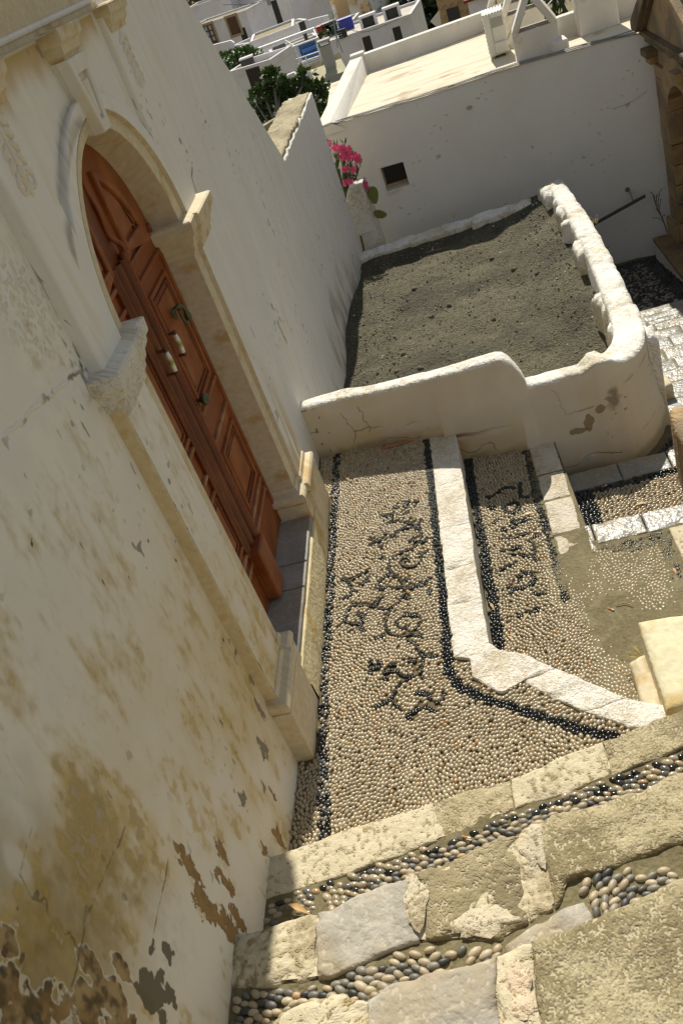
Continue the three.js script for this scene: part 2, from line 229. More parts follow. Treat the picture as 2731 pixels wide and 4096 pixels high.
// generic whitewash, 2 m tile
const TW = makeTex(768, 768, (u, v) => {
  const n1 = tfbm(u, v, 3, 4), n2 = tfbm(u, v, 11, 4), n3 = tfbm(u, v, 60, 3);
  let c = mul3([0.76, 0.725, 0.655], 0.93 + 0.16 * (n2 - 0.5)); c = mix3(c, [0.60, 0.48, 0.28], 0.35 * smooth(0.52, 0.78, n1)); c = mix3(c, [0.5, 0.44, 0.34], 0.5 * smooth(0.68, 0.8, n2) * smooth(0.5, 0.7, n3 + 0.1));
  return [...c, 0.5 + 0.5 * (n2 - 0.5) + 0.3 * (n3 - 0.5)];
});
// smooth limewash over render, 2.6 m tile
const TP = makeTex(640, 640, (u, v) => {
  const n1 = tfbm(u, v, 2, 4), n2 = tfbm(u, v, 9, 4), n3 = tfbm(u, v, 60, 3);
  let c = mul3([0.76, 0.735, 0.685], 0.97 + 0.08 * (n2 - 0.5)); c = mix3(c, [0.62, 0.55, 0.44], 0.25 * smooth(0.5, 0.8, n1)); c = mix3(c, [0.3, 0.26, 0.2], smooth(0.87, 0.9, noise2(u * 70, v * 70, 70, 70)) * smooth(0.6, 0.8, n2) * 0.7);
  return [...c, 0.5 + 0.7 * (n2 - 0.5) + 0.15 * (n3 - 0.5)];
});
// ochre dressed stone of the doorway, 1 m tile
const TO = makeTex(640, 640, (u, v) => {
  const n1 = tfbm(u, v, 3, 4), n2 = tfbm(u, v, 9, 4), n3 = tfbm(u, v, 50, 3);
  let c = mix3([0.60, 0.49, 0.33], [0.68, 0.60, 0.46], n2); c = mix3(c, [0.50, 0.31, 0.09], 0.7 * smooth(0.58, 0.74, n2 * 0.6 + n1 * 0.4)); c = mul3(c, 0.9 + 0.25 * (n3 - 0.5));
  return [...c, 0.5 + 0.4 * (n2 - 0.5) + 0.4 * (n3 - 0.5)];
});
// weathered pale limestone with lichen and pits, 0.9 m tile
const TL = makeTex(1024, 1024, (u, v) => {
  const n1 = tfbm(u, v, 4, 4), n2 = tfbm(u, v, 14, 4), n3 = tfbm(u, v, 48, 3), n4 = noise2(u * 200, v * 200, 200, 200);
  let c = mix3([0.62, 0.57, 0.46], [0.74, 0.70, 0.61], n2); c = mix3(c, [0.36, 0.31, 0.20], 0.75 * smooth(0.52, 0.72, n1 * 0.6 + n3 * 0.4)); c = mix3(c, [0.44, 0.33, 0.12], 0.5 * smooth(0.6, 0.75, n2 * 0.5 + n3 * 0.5));
  const pit = smooth(0.60, 0.76, n3 * 0.7 + n4 * 0.3); c = mix3(c, [0.30, 0.25, 0.17], pit * 0.6);
  return [...c, 0.55 + 0.4 * (n2 - 0.5) + 0.45 * (n3 - 0.5) - 0.35 * pit + 0.1 * (n4 - 0.5)];
});
// whitewashed worn kerb stone, 0.8 m tile
const TL2 = makeTex(768, 768, (u, v) => {
  const n1 = tfbm(u, v, 4, 4), n2 = tfbm(u, v, 14, 4), n3 = tfbm(u, v, 56, 3), n4 = noise2(u * 180, v * 180, 180, 180);
  let c = mul3([0.74, 0.70, 0.62], 0.93 + 0.14 * (n3 - 0.5)); c = mix3(c, [0.46, 0.385, 0.24], 0.7 * smooth(0.46, 0.68, n1 * 0.6 + n3 * 0.4)); c = mix3(c, [0.36, 0.30, 0.19], 0.6 * smooth(0.56, 0.72, n2 * 0.55 + n4 * 0.45));
  return [...c, 0.5 + 0.4 * (n2 - 0.5) + 0.5 * (n3 - 0.5) + 0.3 * (n4 - 0.5)];
});
// rough brown-grey stone, broken mortar with white crumbs, 0.8 m tile
const TR = makeTex(1024, 1024, (u, v) => {
  const n1 = tfbm(u, v, 3, 4), n2 = tfbm(u, v, 12, 4), n3 = tfbm(u, v, 40, 4), n4 = noise2(u * 150, v * 150, 150, 150);
  let c = mix3([0.23, 0.195, 0.115], [0.40, 0.35, 0.235], n2); c = mix3(c, [0.19, 0.16, 0.095], 0.8 * smooth(0.46, 0.68, n1)); const wsp = smooth(0.56, 0.74, n3 * 0.62 + n4 * 0.38) * smooth(0.36, 0.6, n2 + 0.1); c = mix3(c, [0.58, 0.52, 0.39], wsp * 0.8);
  return [...c, 0.45 + 0.5 * (n2 - 0.5) + 0.7 * (n3 - 0.5) + 0.25 * wsp + 0.15 * (n4 - 0.5)];
});
// pale stepped stone with brown-green grime and white crumbs, 0.9 m tile
const TR2 = makeTex(1024, 1024, (u, v) => {
  const n1 = tfbm(u, v, 3, 5), n2 = tfbm(u, v, 10, 4), n3 = tfbm(u, v, 44, 4), n4 = noise2(u * 160, v * 160, 160, 160);
  let c = mix3([0.44, 0.39, 0.27], [0.58, 0.53, 0.40], n2); c = mix3(c, [0.24, 0.205, 0.12], 0.85 * smooth(0.47, 0.62, n1 + (n3 - 0.5) * 0.35)); c = mix3(c, [0.67, 0.62, 0.50], 0.8 * smooth(0.58, 0.70, n3 * 0.6 + n4 * 0.4)); c = mix3(c, [0.13, 0.11, 0.06], 0.6 * smooth(0.40, 0.26, n3 * 0.7 + n4 * 0.3));
  return [...c, 0.5 + 0.5 * (n2 - 0.5) + 0.6 * (n3 - 0.5) + 0.2 * (n4 - 0.5)];
});
// grey marble-like stone, 1 m tile
const TG = makeTex(640, 640, (u, v) => {
  const n1 = tfbm(u, v, 3, 4), n2 = tfbm(u, v, 10, 4), n3 = tfbm(u, v, 50, 3);
  let c = mix3([0.30, 0.31, 0.31], [0.44, 0.44, 0.43], n2); c = mix3(c, [0.34, 0.29, 0.20], 0.6 * smooth(0.5, 0.7, n1)); c = mix3(c, [0.58, 0.55, 0.49], 0.5 * smooth(0.62, 0.74, n3)); const vein = smooth(0.03, 0.0, Math.abs(n1 - 0.5)); c = mix3(c, [0.5, 0.5, 0.5], vein * 0.4);
  return [...c, 0.5 + 0.6 * (n2 - 0.5) + 0.3 * (n3 - 0.5)];
});
// dark grey terrace earth, 1.3 m tile
const TS = makeTex(1024, 1024, (u, v) => {
  const n1 = tfbm(u, v, 3, 4), n2 = tfbm(u, v, 16, 4), n3 = tfbm(u, v, 90, 3), n4 = noise2(u * 256, v * 256, 256, 256);
  let c = mix3([0.105, 0.098, 0.072], [0.20, 0.185, 0.13], smooth(0.3, 0.7, n1)); c = mul3(c, 0.40 + 1.2 * n3); c = mix3(c, [0.46, 0.43, 0.36], smooth(0.82, 0.92, n4) * smooth(0.45, 0.7, n2) * 0.9); c = mix3(c, [0.05, 0.045, 0.035], smooth(0.16, 0.06, n4) * 0.5);
  return [...c, 0.5 + 0.5 * (n2 - 0.5) + 0.7 * (n3 - 0.5) + 0.3 * (n4 - 0.5)];
});
// silt and mortar, 0.9 m tile
const TM = makeTex(768, 768, (u, v) => {
  const n1 = tfbm(u, v, 4, 4), n2 = tfbm(u, v, 14, 4), n3 = tfbm(u, v, 80, 3);
  let c = mix3([0.165, 0.145, 0.088], [0.245, 0.22, 0.145], n1); c = mul3(c, 0.72 + 0.56 * n3); c = mix3(c, [0.33, 0.30, 0.21], 0.4 * smooth(0.58, 0.75, n2));
  return [...c, 0.5 + 0.7 * (n2 - 0.5) + 0.4 * (n3 - 0.5)];
});
// wood with upright grain (v along the grain), 0.8 m tile
const TD = makeTex(512, 512, (u, v) => {
  const g = noise2(u * 64, v * 4, 64, 4), g2 = noise2(u * 160, v * 8, 160, 8), n1 = tfbm(u, v, 3, 4), n2 = tfbm(u, v, 12, 3);
  let c = mix3([0.205, 0.068, 0.016], [0.30, 0.108, 0.028], 0.5 * g + 0.3 * g2 + 0.2 * n1); c = mix3(c, [0.40, 0.20, 0.085], 0.6 * smooth(0.52, 0.75, n1)); c = mix3(c, [0.10, 0.03, 0.008], 0.5 * smooth(0.6, 0.8, g2 * 0.5 + n2 * 0.5)); c = mul3(c, 0.8 + 0.4 * n2);
  return [...c, 0.5 + 0.3 * (g - 0.5) + 0.2 * (g2 - 0.5)];
});
// warm sandstone, 1 m tile
const TB = makeTex(512, 512, (u, v) => {
  const n1 = tfbm(u, v, 3, 4), n2 = tfbm(u, v, 12, 4), n3 = tfbm(u, v, 60, 3);
  let c = mix3([0.30, 0.19, 0.085], [0.46, 0.32, 0.17], n2); c = mix3(c, [0.16, 0.13, 0.09], 0.7 * smooth(0.52, 0.7, n1)); c = mul3(c, 0.85 + 0.3 * n3);
  return [...c, 0.5 + 0.6 * (n2 - 0.5) + 0.6 * (n3 - 0.5)];
});
// pale roof screed with ochre runs, 3 m tile
const TRoof = makeTex(768, 768, (u, v) => {
  const n1 = tfbm(u, v, 3, 4), n2 = tfbm(u, v, 16, 4), s = noise2(u * 6 + tfbm(u, v, 4, 2) * 1.5, v * 60, 6, 60), s2 = noise2(u * 5, v * 34, 5, 34);
  let c = mul3([0.74, 0.695, 0.60], 0.94 + 0.14 * (n2 - 0.5)); c = mix3(c, [0.50, 0.38, 0.22], 0.4 * smooth(0.50, 0.8, s * 0.6 + s2 * 0.4)); c = mix3(c, [0.30, 0.20, 0.09], 0.6 * smooth(0.52, 0.75, s2 * 0.3 + n2 * 0.7) * smooth(0.50, 0.64, n1));
  return [...c, 0.5 + 0.5 * (n2 - 0.5) + 0.3 * (s - 0.5)];
});
// crumbling ochre render of the old houses, 6 m tile
const TOld = makeTex(512, 512, (u, v) => {
  const n1 = tfbm(u, v, 4, 5), n2 = tfbm(u, v, 16, 4);
  let c = mix3([0.62, 0.56, 0.44], [0.50, 0.36, 0.17], smooth(0.42, 0.6, n1)); c = mix3(c, [0.40, 0.18, 0.06], smooth(0.60, 0.66, n2 * 0.5 + n1 * 0.5) * 0.8); c = mix3(c, [0.16, 0.13, 0.10], smooth(0.62, 0.75, n2) * 0.6);
  return [...c, n2];
});
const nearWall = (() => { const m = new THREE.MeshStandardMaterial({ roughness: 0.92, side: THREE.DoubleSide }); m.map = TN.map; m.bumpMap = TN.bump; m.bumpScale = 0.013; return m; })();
const farWall = (() => { const m = new THREE.MeshStandardMaterial({ roughness: 0.9, side: THREE.DoubleSide }); m.map = TF.map; m.bumpMap = TF.bump; m.bumpScale = 0.010; return m; })();
const M = {
  nearWall, farWall,
  white: texMat(TW, 2, 0.006, 0.9), coping: texMat(TL2, 1.3, 0.010, 0.85, [1.10, 1.12, 1.16]), whiteFine: texMat(TW, 0.9, 0.004, 0.9), whiteBright: texMat(TL2, 1.1, 0.014, 0.88, [1.05, 1.06, 1.08]),  // coping: white paint lifted in tone to stand for sun on top
  ochre: texMat(TO, 1, 0.004, 0.9), cream: texMat(TO, 1.1, 0.004, 0.9, [1.05, 1.06, 1.0]),
  lime: texMat(TL, 0.9, 0.012, 0.85, [0.82, 0.765, 0.62]), limePale: texMat(TL2, 0.8, 0.010, 0.7), rough: texMat(TR, 0.9, 0.013, 0.92, [0.92, 0.88, 0.78]), roughPale: texMat(TR2, 0.9, 0.013, 0.9, [0.78, 0.73, 0.60]),
  grey: texMat(TG, 0.8, 0.014, 0.8, [0.98, 0.90, 0.76]), greyWorn: texMat(TG, 0.7, 0.014, 0.33, [0.70, 0.67, 0.60]), threshold: texMat(TG, 0.8, 0.004, 0.6, [0.78, 0.72, 0.64]),
  soil: texMat(TS, 1.6, 0.03, 0.97, [0.58, 0.555, 0.46]), silt: texMat(TM, 0.9, 0.010, 0.93, [0.74, 0.69, 0.54]), mortar: texMat(TM, 0.6, 0.005, 0.95, [0.58, 0.48, 0.33]), mortarPale: texMat(TM, 0.6, 0.006, 0.95, [1.0, 0.98, 0.95]),
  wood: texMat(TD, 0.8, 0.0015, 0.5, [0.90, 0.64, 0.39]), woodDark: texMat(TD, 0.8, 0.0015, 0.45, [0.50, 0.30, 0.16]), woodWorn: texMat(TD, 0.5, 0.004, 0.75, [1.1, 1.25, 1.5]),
  sand: texMat(TB, 0.9, 0.012, 0.92), sandDark: texMat(TB, 0.9, 0.014, 0.95, [0.5, 0.5, 0.5]), roof: texMat(TRoof, 3, 0.006, 0.9, [0.97, 0.92, 0.82]), sootMortar: texMat(TM, 0.6, 0.006, 0.95, [0.9, 0.85, 0.7]), oldRender: texMat(TOld, 6, 0.03, 0.95),
};
// plaster of the terrace wall: x from 0 to 2.6, y from -0.6 to 0.6
const TT = makeTex(1408, 640, (u, v) => {
  const x = u * 2.7, y = -0.65 + v * 1.3, n1 = fbm(x * 2 + 9, y * 2, 4), n2 = fbm(x * 8, y * 8, 4), n3 = fbm(x * 32, y * 30, 3);
  let c = mul3([0.64, 0.58, 0.475], 0.93 + 0.16 * (n2 - 0.5)), h = 0.7 + 0.25 * (n2 - 0.5) + 0.1 * (n3 - 0.5);
  const foot = x < 1.07 ? 0 : x < 1.72 ? -0.2 : -0.5, low = smooth(0.34, 0.0, y - foot + (n1 - 0.5) * 0.3);
  c = mix3(c, [0.50, 0.37, 0.17], low * 0.65 * smooth(0.35, 0.6, n2 + 0.1 * low)); c = mix3(c, [0.22, 0.16, 0.08], smooth(0.10, 0.0, y - foot + (n2 - 0.5) * 0.14) * 0.7);
  c = mix3(c, [0.56, 0.45, 0.27], smooth(0.52, 0.72, n1) * 0.35);
  const peel = (a, b, w, q) => smooth(1.05, 0.95, ((x - a) / w) ** 2 + ((y - b) / q) ** 2 + (n3 - 0.5) * 1.6 + (n2 - 0.5)); for (const p of [[2.16, -0.11, 0.035, 0.06], [2.24, -0.03, 0.03, 0.035], [2.08, -0.16, 0.06, 0.025]]) { const k = peel(...p); c = mix3(c, [0.26, 0.19, 0.10], k * 0.9); h -= 0.3 * k; }
  const L = [[[0.26, 0.32], [0.30, 0.22], [0.33, 0.17], [0.30, 0.08]], [[0.42, 0.36], [0.45, 0.22], [0.46, 0.14]], [[0.32, 0.17], [0.46, 0.18], [0.55, 0.16]], [[0.52, 0.02], [0.6, 0.05], [0.86, 0.03]], [[1.7, -0.33], [1.82, -0.38], [1.95, -0.46]], [[1.85, -0.40], [2.05, -0.42], [2.2, -0.36], [2.35, -0.4]], [[1.95, 0.2], [1.98, 0.05], [2.0, -0.02], [2.2, 0.0]], [[0.75, 0.12], [0.84, 0.16], [0.90, 0.14]], [[1.1, -0.10], [1.3, -0.14], [1.45, -0.08], [1.5, -0.16]]];
  for (const q of L) { const k = smooth(0.008, 0.001, lineDist(x + (n3 - 0.5) * 0.05, y + (n2 - 0.5) * 0.06, q)); c = mix3(c, [0.30, 0.24, 0.16], k * smooth(0.35, 0.6, n2) * 0.8); h -= 0.35 * k; }
  { const k = smooth(0.022, 0.004, Math.abs(y - (-0.01 + 0.045 * (x - 1.06)) + (n2 - 0.5) * 0.02)) * smooth(1.04, 1.08, x) * smooth(1.72, 1.45, x); c = mix3(c, [0.14, 0.05, 0.015], k * smooth(1.5, 1.1, x) * 0.95); h -= k * 0.5; const o = smooth(0.16, 0.02, Math.abs(x - 1.15)) * smooth(-0.02, -0.06, y) * smooth(-0.2, -0.12, y); c = mix3(c, [0.42, 0.22, 0.04], o * 0.6); }
  { const k = smooth(0.05, 0.01, Math.hypot((x - 2.33), (y - 0.0) * 0.35) + (n3 - 0.5) * 0.04); c = mix3(c, [0.13, 0.10, 0.05], k * 0.7); }
  c = mix3(c, [0.1, 0.08, 0.05], smooth(0.86, 0.9, noise2(x * 36, y * 36)) * smooth(0.6, 0.8, n1) * 0.7);
  return [...c, h];
}, false);
const TWallMat = new THREE.MeshStandardMaterial({ roughness: 0.9, side: THREE.DoubleSide }); TWallMat.map = TT.map.clone(); TWallMat.bumpMap = TT.bump.clone(); TWallMat.bumpScale = 0.012;
for (const t of [TWallMat.map, TWallMat.bumpMap]) { t.repeat.set(1 / 2.7, 1 / 1.3); t.offset.set(4.06 / 2.7, 0.65 / 1.3); t.needsUpdate = true; }

// a wall along path [[x, z, yTop, thickness], ...]; side = +1 puts the body to the (-dz, dx) side of the path
function wallStrip(path, y0, o = {}) {
  const { side = 1, r = 0.04, rough = 0.01, f = 5, step = 0.05, seed = 0, batter = 0, yIn = y0, topRough = 0, cols = [0, 99] } = o;
  const st = []; for (let i = 0; i < path.length - 1; i++) { const a = path[i], b = path[i + 1], k = Math.max(1, Math.ceil(Math.hypot(b[0] - a[0], b[1] - a[1], (b[2] - a[2])) / step)); for (let j = 0; j < k; j++) st.push(a.map((v, c) => lerp(v, b[c], j / k))); } st.push(path[path.length - 1]);
  const rows = st.map((p, i) => {
    const a = st[Math.max(0, i - 2)], b = st[Math.min(st.length - 1, i + 2)], l = Math.hypot(b[0] - a[0], b[1] - a[1]), nx = -(b[1] - a[1]) / l * side, nz = (b[0] - a[0]) / l * side;
    const [x, z, y, t] = p, prof = [], rr = Math.min(r, t * 0.45);
    for (let k = 0; k <= 8; k++) prof.push([-batter * (1 - k / 8) ** 2, lerp(y0, y - rr, k / 8)]);
    for (let k = 1; k <= 4; k++) { const q = k / 4 * Math.PI / 2; prof.push([rr - Math.cos(q) * rr, y - rr + Math.sin(q) * rr]); }
    for (let k = 1; k < 6; k++) prof.push([lerp(rr, t - rr, k / 6), y]);
    for (let k = 0; k <= 4; k++) { const q = k / 4 * Math.PI / 2; prof.push([t - rr + Math.sin(q) * rr, y - rr + Math.cos(q) * rr]); }
    for (let k = 1; k <= 4; k++) prof.push([t, lerp(y - rr, yIn, k / 4)]);
    return prof.slice(cols[0], cols[1]).map(([d, h]) => { const X = x + nx * d, Z = z + nz * d, q = rough * 4, tr = topRough && h > y - rr * 1.2 ? topRough * fbm3(X * 14, Z * 14, seed + 5, 3) * 4 : 0; return V(X + fbm3(X * f, h * f, Z * f + seed) * q, h + fbm3(X * f + 7, h * f, Z * f + seed) * q + tr, Z + fbm3(X * f, h * f + 31, Z * f + seed) * q); });
  });
  return gridGeo(rows);
}
function facadeUV(g, near) {
  const p = g.attributes.position, uv = new Float32Array(p.count * 2);
  for (let i = 0; i < p.count; i++) { const z = p.getZ(i) - p.getX(i) * 2.1, y = p.getY(i) + p.getX(i) * 1.6; uv[2 * i] = near ? (NZ0 - z) / NW : (FZ0 - z) / FW; uv[2 * i + 1] = near ? y / NH : (y - FY0) / FH; }
  g.setAttribute('uv', new THREE.BufferAttribute(uv, 2)); return g;
}

// ---------------------------------------------------------------- the chapel on the left
const ZC = -4.10, SPR = 2.22;
const chapel = thing('chapel', 'white plastered chapel front with brown arched door along the left side', 'chapel');
{
  const arch = arcPts(0.82, 0.76, SPR, Math.PI, 0, 28);
  const outline = [[-1.08, -0.6], [4.92, -0.6]]; const r = rngOf(5);
  for (let i = 0; i <= 40; i++) { const t = i / 40; outline.push([4.92 - 4.92 * t + (r() - 0.5) * 0.012, 1.49 + 4.43 * t + (r() - 0.5) * 0.02]); }
  outline.push([-1.08, 4.95]);
  const s = shapeOf(outline); s.holes.push(pathOf([[-0.82, 0.0], ...arch, [0.82, 0.0]]));
  part('wall', facadeUV(extrudeX(s, -0.5, 0, ZC, 0.012), false), M.farWall, chapel);
  const rows = []; for (let j = 0; j <= 110; j++) { const y = lerp(-0.2, 5.0, j / 110), row = []; for (let i = 0; i <= 90; i++) { const z = lerp(1.2, -3.02, i / 90); const edge = Math.min(1, (z + 3.02) / 0.1); row.push(V(edge * fbm3(z * 1.6, y * 1.6, 3, 3) * 0.035 + smooth(0.55, 0.0, y - 0.2 - (z + 2.3) * -0.05) * 0.02 * edge, y, z)); } rows.push(row); }
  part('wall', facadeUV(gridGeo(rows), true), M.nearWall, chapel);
  part('wall', uvBy(box(-0.5, -0.05, -0.2, 5, -3.02, 1.2, 0), 'box'), M.white, chapel);
  // plate with the two pilasters and the outer ring of the arch
  const plate = shapeOf([[-1.10, SPR + 0.03], [-0.80, SPR + 0.03], ...arcPts(0.80, 0.735, SPR, Math.PI, 0, 30).slice(1, -1), [0.80, SPR + 0.03], [1.10, SPR + 0.03], [1.10, 3.34], [-1.10, 3.34]]);
  const ring = []; for (let i = 0; i <= 40; i++) { const t = lerp(0.56, Math.PI - 0.56, i / 40), x = Math.cos(t) * 0.90; if (Math.abs(x) < 0.755) ring.push([x, SPR + Math.sin(t) * 0.81]); }
  plate.holes.push(pathOf([[0.755, 3.315], ...[[0.755, SPR + 0.81 * Math.sqrt(1 - (0.755 / 0.90) ** 2)]], ...ring, [-0.755, SPR + 0.81 * Math.sqrt(1 - (0.755 / 0.90) ** 2)], [-0.755, 3.315]]));
  const plain0 = shapeOf([[-0.93, SPR + 0.3], [-0.795, SPR + 0.3], ...arcPts(0.795, 0.73, SPR, Math.PI - 0.42, 0.42, 30), [0.795, SPR + 0.3], [0.93, SPR + 0.3], [0.93, 3.33], [-0.93, 3.33]]); part('spandrel', facadeUV(extrudeX(plain0, 0.001, 0.028, ZC), false), M.farWall, chapel);
  part('door_surround', facadeUV(extrudeX(plate, 0.001, 0.06, ZC, 0.010), false), M.farWall, chapel);
  // inner ring of the arch with its ochre soffit
  const inner = shapeOf([[-0.83, SPR], ...arcPts(0.83, 0.77, SPR, Math.PI, 0, 30).slice(1, -1), [0.83, SPR], [0.68, SPR], ...arcPts(0.68, 0.67, SPR, 0, Math.PI, 30).slice(1, -1), [-0.68, SPR]]);
  part('arch', uvBy(extrudeX(inner, -0.20, 0.034, ZC, 0.006), 'x'), M.cream, chapel);
  const soff = []; for (const x of [-0.2, -0.1, 0.0, 0.0295]) soff.push(arcPts(0.678, 0.668, SPR, 0, Math.PI, 40).map(([a, b]) => V(x, b, ZC - a)));
  part('arch_soffit', uvBy(gridGeo(soff), 'x'), M.ochre, chapel);
  const stepf = []; for (const x of [0.030, 0.058]) stepf.push(arcPts(0.798, 0.733, SPR, 0, Math.PI, 40).map(([a, b]) => V(x, b, ZC - a)));
  part('arch_soffit', uvBy(gridGeo(stepf), 'x'), M.ochre, chapel);
  // jambs, right then mirrored to the left: reveal, inner strip, step, pilaster
  const segs = [['door_reveal', [[-0.2, -4.78], [0.034, -4.78]], M.ochre], ['jamb', [[0.034, -4.78], [0.034, -4.905]], M.cream], ['door_reveal', [[0.034, -4.905], [0.06, -4.905]], M.ochre], ['pilaster', [[0.06, -4.905], [0.06, -5.20], [-0.01, -5.20]], null]];
  for (const side of [0, 1]) for (const [n, p, m] of segs) {
    let g = sweepPlan([[0, 0.0], [0, 1.0], [0, 2.26]], p, 0.4); if (side) g = mirrorZ(g, ZC);
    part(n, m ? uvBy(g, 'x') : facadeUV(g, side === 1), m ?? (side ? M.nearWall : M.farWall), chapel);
  }
  part('pilaster_return', uvBy(box(-0.01, 0.059, 0.3, 2.1, -2.997, -2.985, 0.003), 'z'), texMat(TO, 1, 0.004, 0.9, [1.06, 1.0, 0.80]), chapel);
  // plinths, imposts and capitals follow the stepped plan
  const plan = [[-0.2, -4.78], [0.034, -4.78], [0.034, -4.905], [0.06, -4.905], [0.06, -5.20], [-0.01, -5.20]];
  const torus = []; for (let i = 0; i <= 8; i++) { const t = lerp(-Math.PI / 2, Math.PI / 2, i / 8); torus.push([0.038 + Math.cos(t) * 0.022, 0.385 + Math.sin(t) * 0.036]); }
  const base = [[0.05, -0.02], [0.05, 0.345], [0.038, 0.349], ...torus, [0.015, 0.428], [0.008, 0.46], [-0.01, 0.465]];
  const imp = [[0, 2.055], [0.012, 2.06], [0.014, 2.085], [0.026, 2.10], [0.028, 2.125], [0.045, 2.145], [0.047, 2.165], [0.064, 2.185], [0.068, 2.195], [0.07, 2.246], [0.062, 2.253], [-0.04, 2.262]];
  for (const side of [0, 1]) {
    let b = sweepPlan(base, plan, 0.5), c = sweepPlan(imp, plan, 0.4);
    const pc = c.attributes.position; for (let i = 0; i < pc.count; i++) { const x = pc.getX(i), y = pc.getY(i), z = pc.getZ(i); if (x > 0.02) { const e = 0.012; pc.setX(i, x + fbm3(x * 30, y * 40, z * 22, 3) * e); pc.setY(i, y + fbm3(x * 30 + 9, y * 40, z * 22, 3) * e); } }
    c.computeVertexNormals();
    if (side) { b = mirrorZ(b, ZC); c = mirrorZ(c, ZC); }
    part('plinth', uvBy(b, 'x'), side ? M.cream : M.cream, chapel); part('impost', uvBy(c, 'x'), side ? M.limePale : M.cream, chapel);
  }
  // entablature and three capitals
  const ent = [[0.0, 3.292], [0.072, 3.293], [0.074, 3.34], [0.080, 3.345], [0.082, 3.44], [0.088, 3.45], [0.092, 3.50], [0.094, 3.60], [0.096, 3.70], [0.05, 3.71], [-0.02, 3.72]];
  part('entablature', uvBy(mirrorZ(sweepPlan(ent.map(([o, y]) => [o - 0.06, y]), [[-0.01, -3.06], [0.06, -3.06], [0.06, -5.14], [-0.01, -5.14]].map(([x, z]) => [x, 2 * ZC - z]), 0.4), ZC), 'x'), M.cream, chapel);
  const cap = [[0, 3.165], [0.012, 3.17], [0.014, 3.19], [0.03, 3.205], [0.034, 3.235], [0.05, 3.25], [0.052, 3.285], [0.05, 3.296], [-0.03, 3.298]];
  for (const [z, hw, x] of [[ZC, 0.105, 0.075], [ZC - 0.94, 0.14, 0.055], [ZC + 0.94, 0.14, 0.055]]) part('capital', uvBy(sweepPlan(cap, [[-0.01, z + hw], [x, z + hw], [x, z - hw], [-0.01, z - hw]], 0.4), 'x'), M.cream, chapel);
  // keystone console with its sunk panel
  const ks = shapeOf([[-0.125, 3.18], [-0.052, 2.875], [0.052, 2.875], [0.125, 3.18]]); ks.holes.push(pathOf([[-0.070, 3.115], [-0.022, 2.925], [0.022, 2.925], [0.070, 3.115]]));
  const kg = [extrudeX(ks, 0.05, 0.105, ZC, 0.006), extrudeX(shapeOf([[-0.12, 3.18], [-0.05, 2.88], [0.05, 2.88], [0.12, 3.18]]), 0.0, 0.08, ZC), extrudeX(shapeOf([[-0.040, 3.085], [-0.011, 2.94], [0.011, 2.94], [0.040, 3.085]]), 0.07, 0.10, ZC, 0.005)];
  part('keystone', uvBy(merge(kg), 'x'), M.whiteFine, chapel);
  // leaf carvings on the pilasters
  for (const zc of [ZC + 0.945, ZC - 0.945]) {
    const L = []; const rr = rngOf(Math.round(zc * 100) >>> 0);
    const lobe = (s, y, w, h, d, rot) => { const g = new THREE.SphereGeometry(1, 12, 8); g.scale(d, h, w); g.rotateX(rot); g.translate(0.058, y, zc - s); L.push(g); };
    for (let k = 0; k < 5; k++) { lobe(0, 3.14 - k * 0.045, 0.014, 0.034, 0.014, 0); for (const sg of [-1, 1]) { lobe(sg * (0.035 + 0.006 * k), 3.13 - k * 0.045, 0.012, 0.034, 0.016, sg * 0.7); lobe(sg * (0.07 - 0.006 * k), 3.12 - k * 0.04, 0.010, 0.028, 0.012, sg * (0.3 + rr())); } }
    const vol = (s, y, rad) => { const g = new THREE.TorusGeometry(rad, 0.009, 6, 20); g.rotateY(Math.PI / 2); g.translate(0.06, y, zc - s); L.push(g); }; vol(-0.045, 2.925, 0.026); vol(0.045, 2.925, 0.026); vol(0, 2.965, 0.018); lobe(0, 2.905, 0.02, 0.03, 0.014, 0);
    part('carved_ornament', uvBy(merge(L), 'x'), M.whiteFine, chapel);
  }
  // threshold: three grey slabs over a yellowish step face
  for (const [za, zb] of [[-3.40, -4.02], [-4.028, -4.26], [-4.268, -4.80]]) part('threshold_slab', slab([[-0.22, za], [-0.22, zb]], [[0.078, za], [0.078, zb]], 0.25, 0.05, { r: 0.012, rough: 0.0015, wob: 0.001, n: 8, m: 5, seed: za }), M.threshold, chapel);
  const face = []; for (const [x, y] of [[-0.2, 0.215], [0.083, 0.216], [0.094, 0.20], [0.096, 0.12], [0.112, 0.105], [0.118, -0.02]]) { const row = []; for (let i = 0; i <= 30; i++) { const z = lerp(-3.36, -4.86, i / 30); row.push(V(x + fbm3(z * 6, y * 9, 2) * 0.016, y + fbm3(z * 7, y * 9, 8) * 0.012, z)); } face.push(row); }
  part('step_face', uvBy(gridGeo(face), 'x'), texMat(TO, 0.9, 0.008, 0.9, [1.05, 1.05, 0.85]), chapel);
}
